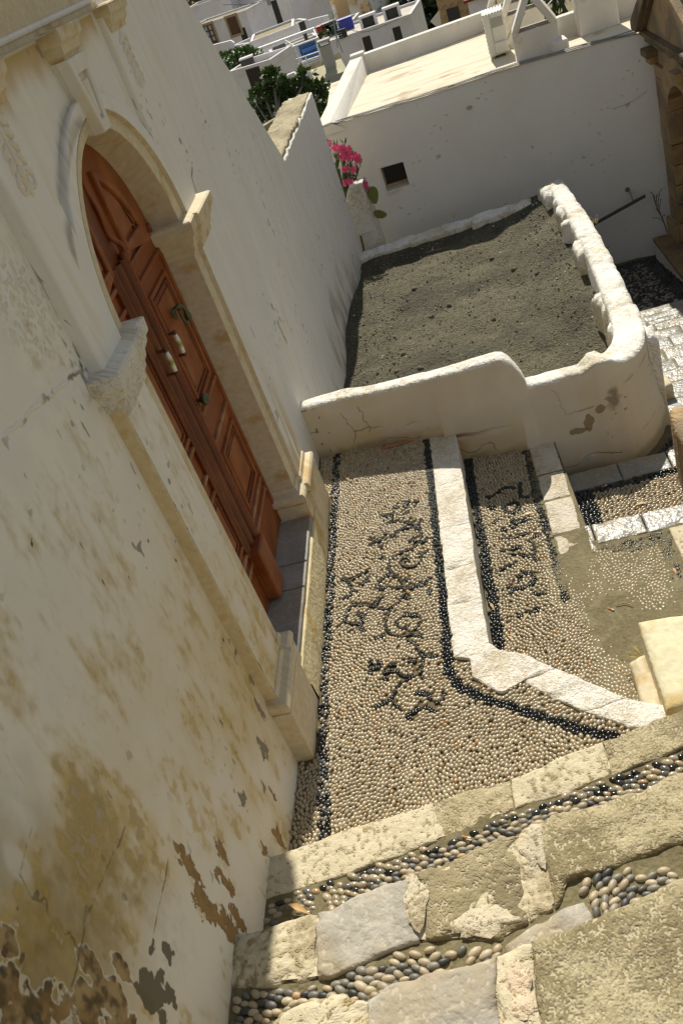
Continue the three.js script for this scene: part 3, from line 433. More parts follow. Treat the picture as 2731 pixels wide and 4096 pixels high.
// double door
{
  const DX = -0.13, R = 0.676;
  const bronze = plain(0.10, 0.115, 0.06, 0.42, { metalness: 0.75 });
  const leafShape = (s0, s1) => { const pts = [[s0, 0.255], [s1, 0.255]]; const f = (s) => SPR + 0.664 * Math.sqrt(Math.max(0, 1 - (s / R) ** 2)); for (let i = 0; i <= 20; i++) { const s = lerp(s1, s0, i / 20); pts.push([s, f(s)]); } return shapeOf(pts); };
  const frame = (pts, hole, x0, x1, b) => { const s = shapeOf(pts); s.holes.push(pathOf(hole)); return extrudeX(s, x0, x1, ZC, b); };
  const rect = (a, b, c, d) => [[a, c], [b, c], [b, d], [a, d]];
  const ring = (a, b, c, d, w, x0, x1, bv) => frame(rect(a, b, c, d), rect(a + w, b - w, c + w, d - w).reverse(), x0, x1, bv);
  for (const sg of [1, -1]) {
    const leaf = new THREE.Group(); leaf.name = 'door_leaf'; chapel.add(leaf);
    leaf.userData.label = sg > 0 ? 'far leaf of the brown door, with ring knocker and knob' : 'near leaf of the brown door, half hidden by the jamb';
    const S = (g) => sg > 0 ? g : mirrorZ(g, ZC);
    const add = (n, g, m) => part(n, uvBy(S(g), 'x'), m, leaf);
    add('board', extrudeX(leafShape(0.003, 0.672), DX - 0.05, DX, ZC), M.wood);
    // hanging stile bead, big panels with double mouldings, rails
    add('stile', merge([extrudeX(shapeOf(rect(0.625, 0.655, 0.26, 2.30)), DX - 0.002, DX + 0.014, ZC, 0.006), extrudeX(shapeOf(rect(0.10, 0.125, 0.56, 2.40)), DX - 0.002, DX + 0.012, ZC, 0.005)]), M.wood);
    for (const [y0, y1] of [[1.42, 2.07], [0.69, 1.11]]) {
      add('panel_moulding', ring(0.165, 0.575, y0, y1, 0.026, DX - 0.004, DX + 0.019, 0.009), M.wood);
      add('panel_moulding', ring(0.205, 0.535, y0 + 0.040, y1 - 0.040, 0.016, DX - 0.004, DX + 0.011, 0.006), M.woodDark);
      add('panel', extrudeX(shapeOf(rect(0.238, 0.502, y0 + 0.075, y1 - 0.075)), DX - 0.004, DX + 0.010, ZC, 0.006), M.wood);
    }
    for (const [y0, y1, m] of [[2.145, 2.275, M.wood], [1.185, 1.39, M.woodWorn], [0.545, 0.655, M.woodWorn]]) {
      add('rail', merge([extrudeX(shapeOf(rect(0.13, 0.60, y1 - 0.026, y1)), DX - 0.004, DX + 0.020, ZC, 0.009), extrudeX(shapeOf(rect(0.13, 0.60, y0, y0 + 0.026)), DX - 0.004, DX + 0.018, ZC, 0.008)]), m);
    }
    const ap = (ins, y0) => { const p = [[0.15 + ins, y0]]; const rr = 0.52 - ins; for (let i = 0; i <= 12; i++) { const t = lerp(0.08, Math.acos((0.15 + ins) / rr), i / 12); p.push([Math.cos(t) * rr, SPR + Math.sin(t) * rr]); } p.splice(1, 0, [p[1][0], y0]); return p; };
    { const o = ap(0, 2.31), h = ap(0.042, 2.352); const s = shapeOf(o); s.holes.push(pathOf(h.slice().reverse())); add('panel_moulding', extrudeX(s, DX - 0.004, DX + 0.026, ZC, 0.010), M.wood); add('panel', extrudeX(shapeOf(ap(0.06, 2.37)), DX - 0.004, DX + 0.010, ZC, 0.006), M.wood); }
    // porcelain pull handle
    const hz = sg > 0 ? -4.275 : -3.975, hx = sg > 0 ? -0.110 : -0.082, hy = sg > 0 ? 1.735 : 1.772;
    const prof = [[0.001, 0], [0.011, 0.004], [0.0135, 0.03], [0.0148, 0.05], [0.0148, 0.062], [0.0135, 0.085], [0.010, 0.11], [0.001, 0.114]].map(([a, b]) => new THREE.Vector2(a, b));
    const lg = new THREE.LatheGeometry(prof, 14), col = new Float32Array(lg.attributes.position.count * 3);
    for (let i = 0; i < lg.attributes.position.count; i++) { const y = lg.attributes.position.getY(i), c = y > 0.045 && y < 0.07 ? [0.33, 0.33, 0.05] : [0.76, 0.74, 0.66]; col.set(c, i * 3); }
    lg.setAttribute('color', new THREE.BufferAttribute(col, 3)); lg.translate(hx + 0.03, hy, hz);
    const irons = [-0.007, 0.121].map((o) => merge([tube([[DX - 0.01, hy + o, hz], [hx + 0.015, hy + o, hz], [hx + 0.03, hy + o, hz]], 0.008, 8), (() => { const g = new THREE.SphereGeometry(0.0135, 10, 8); g.translate(hx + 0.03, hy + o, hz); return g; })()]));
    const grip = part('pull_handle', lg, new THREE.MeshPhysicalMaterial({ vertexColors: true, roughness: 0.3, clearcoat: 0.6 }), leaf); grip.userData.label = 'white porcelain pull handle with an olive band'; 
    for (const q of irons) part('handle_bracket', q, plain(0.11, 0.035, 0.01, 0.5), leaf);
    if (sg > 0) {
      const k = new THREE.LatheGeometry([[0.001, 0], [0.012, 0], [0.010, 0.02], [0.012, 0.035], [0.030, 0.048], [0.034, 0.062], [0.026, 0.078], [0.001, 0.084]].map(([a, b]) => new THREE.Vector2(a, b)), 18); k.rotateZ(-Math.PI / 2); k.translate(-0.085, 1.525, -4.115);
      part('knob', k, bronze, leaf).userData.label = 'round green bronze door knob';
      const pl = new THREE.SphereGeometry(1, 16, 10); pl.scale(0.010, 0.036, 0.022); pl.translate(DX + 0.028, 1.885, -4.465);
      part('knocker', merge([pl, tube([[DX + 0.03, 1.905, -4.465], [DX + 0.065, 1.915, -4.475], [DX + 0.075, 1.89, -4.505], [DX + 0.070, 1.84, -4.53]], 0.012, 20, 8), tube([[DX + 0.06, 1.90, -4.465], [DX + 0.06, 1.85, -4.465], [DX + 0.06, 1.815, -4.485], [DX + 0.068, 1.81, -4.525]], 0.008, 20, 8), (() => { const g = new THREE.SphereGeometry(0.022, 12, 10); g.scale(0.9, 1.5, 0.8); g.translate(DX + 0.07, 1.83, -4.532); return g; })()]), bronze, leaf).userData.label = 'green bronze hand-shaped door knocker';
    }
  }
  // carved cover strip on the near leaf's meeting edge
  const strip = chapel.children.filter((o) => o.name === 'door_leaf')[1];
  const half = (z0, z1, y0, y1, x) => { const p = []; for (let i = 0; i <= 8; i++) { const t = Math.PI * i / 8; p.push([Math.sin(t), (z0 + z1) / 2 + Math.cos(t) * (z1 - z0) / 2]); } return gridGeo([y0, y1].map((y) => p.map(([a, z]) => V(DX + a * x, y, z)))); };
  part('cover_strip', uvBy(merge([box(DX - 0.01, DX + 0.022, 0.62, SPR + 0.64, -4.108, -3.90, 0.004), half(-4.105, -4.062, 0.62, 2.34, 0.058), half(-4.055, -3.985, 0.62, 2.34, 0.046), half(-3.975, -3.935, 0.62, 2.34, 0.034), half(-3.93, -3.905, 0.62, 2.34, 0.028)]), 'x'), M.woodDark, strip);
  const rope = []; for (let i = 0; i < 96; i++) { const g = new THREE.SphereGeometry(0.0125, 6, 5); g.scale(1, 1.1, 1); g.rotateX(0.5); g.translate(DX + 0.050, 0.64 + i * 0.0177, -4.108); rope.push(g); }
  part('rope_moulding', uvBy(merge(rope), 'x'), M.wood, strip);
  const pb = box(DX - 0.01, DX + 0.085, 0.27, 0.63, -4.115, -3.93, 0.018); part('strip_foot', uvBy(pb, 'x'), M.wood, strip);
  part('strip_head', uvBy(merge([tube([[DX + 0.03, 2.33, -4.10], [DX + 0.06, 2.38, -4.11], [DX + 0.03, 2.46, -4.08], [DX + 0.035, 2.56, -4.085], [DX + 0.025, 2.68, -4.09], [DX + 0.03, 2.86, -4.10]], 0.013, 24, 8), (() => { const g = new THREE.SphereGeometry(0.03, 12, 8); g.translate(DX + 0.05, 2.345, -4.105); return g; })()]), 'x'), M.wood, strip);
}
// low courtyard wall that carries on behind the chapel's gable
{
  const w = thing('courtyard_wall', 'plastered boundary wall with rough grey-brown top, running on from the chapel gable', 'wall');
  const g = wallStrip([[-0.012, -8.93, 1.47, 0.34], [0.06, -9.9, 1.50, 0.34], [0.19, -11.42, 1.58, 0.30]], -0.75, { side: -1, r: 0.02, rough: 0.004, topRough: 0.012, seed: 3 });
  part('wall_face', facadeUV(g, false), M.farWall, w);
  const top = slab([[-0.40, -8.9], [-0.30, -9.9], [-0.16, -11.40]], [[-0.03, -8.95], [0.045, -9.9], [0.165, -11.40]], 1.515, 0.08, { r: 0.02, rough: 0.012, f: 16, dip: (x, z) => (-9 - z) * 0.036 - 0.005, n: 40 });
  part('coping', top, M.roughPale, w);
  const end = []; for (let j = 0; j <= 8; j++) { const y = lerp(-0.75, 1.575, j / 8); end.push([V(0.19, y, -11.42), V(-0.13, y, -11.44)]); } part('wall_end', uvBy(gridGeo(end), 'z'), M.white, w);
  part('cross_wall', uvBy(wallStrip([[-0.16, -11.15, 1.50, 0.12], [-1.3, -11.0, 1.42, 0.12]], -0.5, { side: -1, r: 0.02, rough: 0.01, seed: 8 }), 'z'), M.roughPale, w);
}

// ---------------------------------------------------------------- pebble mosaics
const pebGeo = new THREE.SphereGeometry(1, 8, 6), pebNear = new THREE.SphereGeometry(1, 9, 6);
const BEIGE = [[0.395, 0.325, 0.21], [0.36, 0.295, 0.19], [0.425, 0.355, 0.24], [0.375, 0.30, 0.19], [0.35, 0.295, 0.20], [0.40, 0.26, 0.13]], BLACKS = [[0.009, 0.010, 0.009], [0.016, 0.017, 0.015], [0.032, 0.033, 0.030]], GREYS = [[0.20, 0.185, 0.15], [0.30, 0.25, 0.18], [0.12, 0.115, 0.10]];
const pebMat = (c) => plain(c[0], c[1], c[2], 0.17, { side: THREE.FrontSide });
const beigeM = BEIGE.map(pebMat), blackM = BLACKS.map((c) => plain(c[0], c[1], c[2], 0.2, { side: THREE.FrontSide })), greyM = GREYS.map(pebMat);
const dull = (L) => L.map((c) => plain(c[0], c[1], c[2], 0.5, { side: THREE.FrontSide })), beigeD = dull(BEIGE), greyD = dull(GREYS), blackD = dull([[0.03, 0.03, 0.027], [0.045, 0.043, 0.038], [0.07, 0.066, 0.056]]);
const pebWhite = new THREE.MeshStandardMaterial({ color: 0xffffff, roughness: 0.17 });
// region(x, z) -> 'w' | 'b' | 'm' (mixed) | null; d = spacing; th = direction of the long axis (from +x towards -z)
function packPebbles(region, [x0, x1, z0, z1], d, th, seed, strokes = [], k = 0.72) {
  const r = rngOf(seed), pts = [], ct = Math.cos(th), st = Math.sin(th);
  const fw = (x, z) => [(x * ct - z * st) * k, x * st + z * ct], bk = (a, b) => { const A = a / k; return [A * ct + b * st, -A * st + b * ct]; };
  for (const [rows, ...cm] of strokes) {
    const P = []; for (let i = 0; i < cm.length; i += 2) P.push([cm[i] / 100, cm[i + 1] / 100]);
    const crv = new THREE.CatmullRomCurve3(P.map(([x, z]) => V(x, 0, z)), false, 'centripetal'), L = crv.getLength(), n = Math.max(2, Math.round(L / 0.0165));
    for (let i = 0; i < n; i++) { const t = (i + 0.5) / n, p = crv.getPointAt(t), g = crv.getTangentAt(t), a = Math.atan2(-g.z, g.x); for (let q = 0; q < rows; q++) { const o = (q - (rows - 1) / 2) * 0.0108 + (r() - 0.5) * 0.002; const x = p.x - g.z * o, z = p.z + g.x * o, f = fw(x, z); pts.push({ a: f[0], b: f[1], fix: true, kind: 'b', w: 0.76, ang: a + (r() - 0.5) * 0.22 }); } }
  }
  const nf = pts.length, cs = [[x0, z0], [x1, z0], [x0, z1], [x1, z1]].map(([x, z]) => fw(x, z)), a0 = Math.min(...cs.map((c) => c[0])), a1 = Math.max(...cs.map((c) => c[0])), b0 = Math.min(...cs.map((c) => c[1])), b1 = Math.max(...cs.map((c) => c[1]));
  let row = 0; for (let b = b0; b < b1; b += d * 0.866, row++) for (let a = a0 + (row & 1 ? d / 2 : 0); a < a1; a += d) { const A = a + (r() - 0.5) * d * 1.7, B = b + (r() - 0.5) * d * 1.7, [x, z] = bk(A, B); if (x < x0 - d || x > x1 + d || z < z0 - d || z > z1 + d) continue; const kd = region(x, z); if (kd === null) continue; if (nf) { let bad = false; for (let i = 0; i < nf && !bad; i++) if (Math.hypot(pts[i].a - A, pts[i].b - B) < d * 0.72) bad = true; if (bad) continue; } pts.push({ a: A, b: B, kind: kd, w: 0.86 + r() * 0.28 }); }
  for (let it = 0; it < 16; it++) {
    const cell = new Map(), key = (p) => Math.floor(p.a / d) * 100003 + Math.floor(p.b / d);
    pts.forEach((p, i) => { const q = key(p); if (!cell.has(q)) cell.set(q, []); cell.get(q).push(i); });
    pts.forEach((p, i) => { if (p.fix) return; let dx = 0, dy = 0; const ca = Math.floor(p.a / d), cb = Math.floor(p.b / d); for (let u = -1; u <= 1; u++) for (let v = -1; v <= 1; v++) for (const j of cell.get((ca + u) * 100003 + cb + v) ?? []) { if (j === i) continue; const q = pts[j], ex = p.a - q.a, ey = p.b - q.b, l = Math.hypot(ex, ey); const D = d * (p.w + (q.w ?? 0.92)) / 2; if (l < D && l > 1e-6) { const w = (D - l) / l * (q.fix ? 0.5 : 0.28); dx += ex * w; dy += ey * w; } } p.a += dx; p.b += dy; });
  }
  const out = [];
  for (const p of pts) { const [x, z] = bk(p.a, p.b), kd = region(x, z); if (kd === null) continue; out.push({ x, z, kind: p.fix ? 'b' : kd, ang: p.fix ? p.ang : th + (fbm(x * 3 + seed, z * 3, 2) - 0.5) * 2.4 + (r() - 0.5) * 0.9, s: (p.w ?? 0.92) * (0.90 + r() * 0.2), t: r() }); }
  return out;
}
function layPebbles(parent, list, y, [la, lh, lb], nOwn, seed, mixed = 0.35) {
  const r = rngOf(seed); list.sort((p, q) => (p.x - CAM.x) ** 2 + p.z ** 2 - (q.x - CAM.x) ** 2 - q.z ** 2);
  const pick = (p) => { let k = p.kind; if (k === 'm') k = r() < mixed ? 'b' : r() < 0.5 ? 'g' : 'w'; if (k === 'd') k = r() < 0.62 ? 'b' : 'g'; const L = k === 'b' ? 3 : k === 'g' ? 3 : 6, i = L === 6 ? (p.t > 0.97 ? 5 : Math.floor(p.t / 0.97 * 5)) : Math.floor(p.t * 3); return [k, i]; };
  const q = new THREE.Quaternion(), e = new THREE.Euler(), m = new THREE.Matrix4(), own = Math.min(nOwn, list.length);
  const pose = (p) => { e.set((r() - 0.5) * 0.35, p.ang, (r() - 0.5) * 0.35, 'YXZ'); q.setFromEuler(e); return [V(p.x, (typeof y === 'function' ? y(p.x, p.z) : y) + (r() - 0.5) * 0.004, p.z), q, V(la * p.s * (0.9 + r() * 0.25), lh * p.s, lb * p.s * (0.9 + r() * 0.2))]; };
  for (let i = 0; i < own; i++) { const p = list[i], [k, c] = pick(p), dm = p.kind === 'm', o = part('pebble', pebNear, k === 'b' ? (dm ? blackD : blackM)[c] : k === 'g' ? (dm ? greyD : greyM)[c] : (dm ? beigeD : beigeM)[c], parent), [a, b, s] = pose(p); o.position.copy(a); o.quaternion.copy(b); o.scale.copy(s); }
  if (list.length > own) {
    const im = new THREE.InstancedMesh(pebGeo, pebWhite, list.length - own); im.name = 'pebbles'; im.userData.kind = 'stuff'; im.castShadow = im.receiveShadow = true; const col = new THREE.Color();
    for (let i = own; i < list.length; i++) { const p = list[i], [k, c] = pick(p), [a, b, s] = pose(p); im.setMatrixAt(i - own, m.compose(a, b, s)); const C = k === 'b' ? BLACKS[c] : k === 'g' ? GREYS[c] : BEIGE[c], v = 0.9 + r() * 0.2; im.setColorAt(i - own, col.setRGB(C[0] * v, C[1] * v, C[2] * v)); }
    parent.add(im);
  }
}

const VINE=[
[2,74.6,-496.4,72.2,-494.6],
[2,69,-497.7,64.9,-493.8,67.4,-489.4],
[2,64.5,-484,67.2,-485.1],
[1,58.1,-488.9,56,-485.4,56.5,-480.8],
[2,57.6,-496.9,59.5,-492.2],
[2,47.3,-487.8,50,-488.3,54,-485.6],
[2,51.8,-477.3,55.8,-478.9],
[1,55.8,-478.9,60.4,-477.1,65.5,-474,70.5,-469.4,74,-463.3,74.6,-455.9,73.4,-451.4,70.8,-447.5,68.2,-445],
[2,76.4,-471.7,73.7,-469.7,73.2,-465.7],
[2,73.4,-464.6,67.2,-468.6,62,-468,58.8,-466.2,55.5,-463.4],
[2,51,-468.2,52.9,-466.4],
[2,66,-454.2,69.1,-453,70.9,-451.4],
[2,73.3,-449.4,78.4,-450.5],
[2,41.2,-465.8,44.5,-461.5],
[2,39.9,-459.6,43.1,-457.9],
[2,46.3,-455.7,48.9,-453.8],
[1,44.5,-460.5,49.6,-461.5,55.4,-462.3,59.3,-460.9],
[1,68.2,-445,62.5,-444.2,58.1,-442.5,54.9,-439.8,53,-437.6],
[2,47.5,-444.4,50.6,-440.4],
[1,53,-437.6,52.6,-432.1,54,-426.9,57.5,-421.6,59.8,-416.7,60.8,-411],
[2,77.7,-438.1,74,-438.5,72.7,-436.1],
[1,73.3,-436.8,73.1,-431.3,69.9,-428.2,65,-428.1,61.5,-431.2,60.1,-436,62.3,-438.5,65.4,-436.9,65.2,-433.6,62.8,-435],
[2,22.3,-432.5,24.9,-429.8,26.9,-426.3],
[1,40.5,-436.4,37.4,-432.8,33,-430.6,29.3,-429.2,27.5,-424.3,28.8,-419.3,33.2,-415.6],
[2,39.9,-427.3,36.8,-422.9,33.1,-422.3],
[1,28.8,-418.4,28,-414.2,25.3,-412.5,21,-413],
[2,57.5,-422,52.7,-424.6,48.4,-422.9,46,-418.8,45.3,-415],
[2,45.3,-415.5,48.9,-413.3,52,-415.4],
[3,63.1,-409.4,67.8,-408.6,73.1,-408.6,76,-408.4],
[2,76.3,-413.6,77,-410.7],
[2,76.6,-403,76.4,-398.8],
[2,64.7,-418.6,63.4,-415.5],
[1,53.7,-411.7,59.6,-410.6,61.9,-408,61.8,-404.6,59.9,-400.9,56.9,-396.9,53.3,-394.7,48.6,-394.5],
[2,61.7,-401.2,65.6,-398.2],
[2,50,-406,46.4,-405.9,44.6,-401.7,43.4,-399.6],
[1,29.6,-407.5,31.5,-404.3,38.1,-401.8,43.4,-398.7,48.6,-394.5],
[1,31.5,-404.3,27.9,-402.9,25.3,-397.8,25.1,-392.9],
[1,53.3,-393.8,51.2,-388.7,50.2,-383.3],
[1,25.3,-398.1,24.5,-394.2,26.3,-390.3,30.5,-387.8,34.6,-386.9],
[2,31,-396.3,34.5,-393.9,36.9,-392.3,35.7,-389,34.6,-386.9,35.2,-382.6,36.4,-379.1],
[1,22.8,-390.6,21.1,-387.8],
[1,50.9,-388.3,49.9,-382.9,50.6,-376.3,53.4,-372.3,58.9,-368.7,63.3,-368.8],
[2,43.2,-371.5,48.9,-373.3],
[2,63.4,-370,67.7,-366.8,71.4,-364.5],
[1,70.5,-379.6,68.4,-383.1,64.5,-385.1,60,-384.9,57,-382.2,56.9,-377.5,59.6,-374.7,62.4,-375,61.4,-377.3],
[2,60,-385.8,68.4,-383.5],
[1,71,-377.8,69.1,-374.5,66.2,-372.2],
[1,61.5,-365.9,65.2,-361.8,67.7,-356.5,69.1,-351.7,70.6,-349.1,69.8,-343.6,68.5,-339,65.8,-337,60.4,-335,56.7,-332.6,53.9,-328.6,51.8,-324.5],
[2,69.1,-351,73.8,-348.9,77.4,-347.1],
[2,62,-349.4,66.2,-347.1],
[1,68.8,-335.5,70,-333.1],
[2,39.8,-355.8,41.4,-352.4],
[2,45.3,-352,46.9,-352.3],
[2,39.8,-349.2,45.8,-349,47.4,-350],
[2,39.8,-347.1,41.4,-345.2],
[2,47.3,-343.5,51.1,-344.3,56.4,-342.4],
[2,51.2,-348.9,55.5,-348.4],
[2,47.8,-340.6,49.9,-338.6],
[1,56.4,-341,59.5,-338.1,64.2,-336.8],
[2,42.9,-320.2,47.6,-322.3,51.7,-323.8],
[1,51.7,-323.8,54.2,-319.2,57.6,-314.5],
[2,64.7,-324.4,68.7,-323.6,72.1,-320.4,73,-318.2],
[1,79.4,-323.1,80.1,-319.6,77.4,-315.8,74.8,-315.2],
[2,60.6,-311.8,64.7,-312.7,69.7,-313.9,75,-309.4],
[2,59.6,-311.4,62.4,-306.9]];
const VINE2=[
[2,117.1,-508.8,120.5,-507.4,123.8,-509,127.2,-511.5,130.6,-513.9,137.4,-511.7],
[2,142.4,-515.8,140.5,-501.9,141.3,-498.5,146.2,-496.4],
[2,137.8,-491.8,134.3,-494.7,130.1,-492.8,128.9,-486.7,132,-483.9,136.7,-484.2,137.8,-488.8],
[2,117.6,-497.2,122.7,-492.2],
[2,119.2,-477,123,-480.4],
[2,131,-476.5,134.2,-471.7,138.6,-473.4,141.1,-470.3],
[2,130.1,-469.8,133.5,-467.1],
[2,123.2,-468.4,126.5,-467.8],
[1,120.5,-459.9,125.4,-458.7,130.2,-457.5,134.4,-458.6,138.9,-458.2],
[2,142,-454.3,147.1,-453.6],
[2,120.3,-448,124.6,-446.4],
[2,127.1,-446.8,130,-447.6,134.2,-445.4],
[1,124.6,-443.2,130,-441.2,133.5,-438,138.3,-435,140.9,-439.1,141.2,-446.7,139.2,-452],
[1,128,-432.8,122.6,-431,118.1,-429.5,115,-427],
[2,139.4,-434.9,141.3,-429.2],
[2,127.3,-419,130.3,-420.9,135.3,-420.4,137,-416.2,135.9,-411.8,133.7,-409.7,129.7,-408.7,124.8,-409.2],
[2,127.4,-416.6,129.3,-416.5],
[2,120.3,-413.1,123.4,-409.7,122,-405.5],
[2,133.4,-402.8,137.7,-400.8,141.6,-399.5],
[1,127.3,-389.2,131,-386.4,135.2,-387.2,133.4,-390.5],
[2,122.8,-385.8,125.4,-386]];
// edges of the ground pieces (x, z in metres), seen from the stair above
const K1F = [[-0.06, -2.26], [0.12, -2.30], [0.72, -2.41], [1.07, -2.45], [1.55, -2.58], [1.86, -2.65], [2.6, -2.8]], K1N = [[-0.06, -2.07], [0.36, -2.14], [0.74, -2.22], [1.11, -2.31], [1.49, -2.38], [1.65, -2.42], [1.8, -2.46], [2.6, -2.62]];
const N2F = [[-0.06, -1.79], [0.31, -1.85], [0.65, -1.91], [0.76, -1.95], [1.04, -2.03], [1.45, -2.11], [1.75, -2.18], [2.6, -2.36]], N2N = [[-0.06, -1.61], [0.37, -1.60], [0.70, -1.68], [0.94, -1.655], [1.0, -1.64], [1.21, -1.745], [1.27, -1.83], [1.67, -1.89], [2.6, -2.05]];
const N3F = [[0.20, -1.30], [0.37, -1.42], [0.48, -1.41], [0.61, -1.38], [0.73, -1.43], [0.99, -1.46], [1.04, -1.47], [1.34, -1.55], [1.62, -1.63], [2.4, -1.82]];
const ACF = [[1.06, -3.49], [1.23, -3.34], [1.36, -3.22], [1.57, -3.02], [1.64, -2.96], [1.74, -2.90], [1.83, -2.85], [2.0, -2.76]], ACN = [[0.865, -3.44], [0.95, -3.39], [0.955, -3.26], [1.04, -3.17], [1.10, -3.12], [1.18, -3.19], [1.28, -3.10], [1.36, -2.99], [1.45, -2.91], [1.54, -2.85], [1.62, -2.77], [1.8, -2.68]];
const wallZ = (x) => polyAt([[0, -5.95], [0.87, -5.83], [1.1, -5.70], [1.51, -5.62], [1.9, -5.58], [2.15, -5.58], [2.4, -5.56], [2.7, -5.9]], x);
const cut = (L, a, b, swap) => { const o = [[a, polyAt(L, a)]]; for (const p of L) if (p[0] > a + 0.01 && p[0] < b - 0.01) o.push(p); o.push([b, polyAt(L, b)]); return o; };

// the whole hill as one sheet, terraces and town included
{
  const rows = []; const prof = [[6, 1.2], [0.2, 1.0], [-0.9, 0.0], [-2.2, -0.32], [-4.4, -0.5], [-5.2, -0.75], [-6.2, -1.1], [-9.2, -1.75], [-11.3, -2.0], [-13, -2.3], [-20, -3.6], [-40, -5.8], [-70, -9.5], [-100, -14.5], [-130, -17], [-165, -13], [-220, -6], [-320, 6], [-460, 24]];
  for (const [z, y] of prof) { const row = []; for (let i = 0; i <= 40; i++) { const t = i / 40 * 2 - 1, x = Math.sign(t) * Math.pow(Math.abs(t), 2.2) * 220; row.push(V(x, y + (z < -110 ? fbm3(x * 0.02, z * 0.02, 4) * 8 + (x < -20 ? (-20 - x) * 0.10 : 0) : 0), z)); } rows.push(row); }
  const g = part('ground', uvBy(gridGeo(rows.reverse()), 'top'), texMat(TM, 3, 0.02, 0.97, [0.75, 0.72, 0.5]), structure('hillside'));
}
// upper mosaic in front of the door
const yard = structure('upper_pavement');
{
  const bedRows = []; for (let i = 0; i <= 30; i++) { const z = lerp(-6.0, -2.2, i / 30); bedRows.push([-0.02, 0.4, 0.87, 1.05, 1.95].map((x) => V(x, -0.005 + fbm3(x * 4, z * 4, 1) * 0.006, Math.min(z, x > 1 ? 9 : 9)))); }
  // the bed stops at the kerb
  const left = []; for (let i = 0; i <= 40; i++) { const z = lerp(-6.0, -3.42, i / 40); left.push([-0.02, 0.3, 0.6, 0.88].map((x) => V(x, -0.0075 + fbm3(x * 4, z * 4, 1) * 0.006, z))); }
  const low = []; for (let i = 0; i <= 30; i++) { const t = i / 30, row = []; for (let j = 0; j <= 20; j++) { const x = lerp(-0.02, 1.78, j / 20), a = x < 0.87 ? -3.42 : polyAt(ACF, Math.max(1.06, x)) + 0.06, b = polyAt(K1F, x) + 0.05; row.push(V(x, -0.0075 + fbm3(x * 4, lerp(a, b, t) * 4, 1) * 0.006, lerp(a, b, t))); } low.push(row); }
  const bed = part('mortar_bed', uvBy(merge([gridGeo(left), gridGeo(low)]), 'top'), M.mortar, yard);
  const band = [[0.835, -3.60], [0.832, -3.36], [0.885, -3.22], [1.0, -3.115], [1.22, -2.96], [1.42, -2.815], [1.56, -2.735]];
  const region = (x, z) => {
    if (z > polyAt(K1F, x) - 0.012 || z < wallZ(x) + 0.012 || x < 0.012) return null;
    if (x < 0.122 && z > -5.27 && z < -2.94) return null;
    if (z < -3.43 ? x > 0.872 : x > 0.86 && z < polyAt(ACN, x) + 0.008) return null;
    const wob = (fbm(x * 6, z * 5, 2) - 0.5) * 0.02, lx = z > -2.95 ? 0.155 + (z + 2.95) * 0.06 : 0.145;
    if (Math.abs(x - lx + wob) < 0.028) return 'd';
    if (z < wallZ(x) + 0.05 && x > 0.12) return 'b';
    if (z < -3.55 && Math.abs(x - 0.842 + wob * 0.4) < 0.025) return 'b';
    if (z > -3.7 && lineDist(x, z, band) < 0.027) return 'b';
    return 'w';
  };
  const list = packPebbles(region, [0, 1.75, -6.0, -2.2], 0.0192, 1.25, 11, VINE);
  layPebbles(bed, list, -0.003, [0.0149, 0.0112, 0.0105], 300, 21);
  // white kerb stones on the right of the mosaic, then the curving rough kerb
  const js = [-5.86, -5.07, -4.58, -4.17, -3.85, -3.445];
  for (let i = 0; i < 5; i++) { const g = slab([[0.868, js[i] - 0.001], [0.868, js[i + 1] + 0.001]], [[1.062, js[i] - 0.001 + (i ? 0 : 0.04)], [1.062, js[i + 1] + 0.001 - (i === 4 ? 0.045 : 0)]], 0.008, 0.30, { r: 0.006, rough: 0.004, wob: 0.006, seed: 3.1, n: 26, m: 14 }); part('kerb_stone', g, M.limePale, yard); }
  for (const [a, b, c, d] of [[1.06, 1.37, 0.87, 1.19], [1.369, 1.66, 1.188, 1.46], [1.659, 2.0, 1.458, 1.78]]) part('kerb_stone', slab(cut(ACF, a, b), cut(ACN, c, d), 0.012, 0.3, { r: 0.012, rough: 0.006, wob: 0.010, seed: 3.1, n: 30, m: 16 }), M.limePale, yard);
}
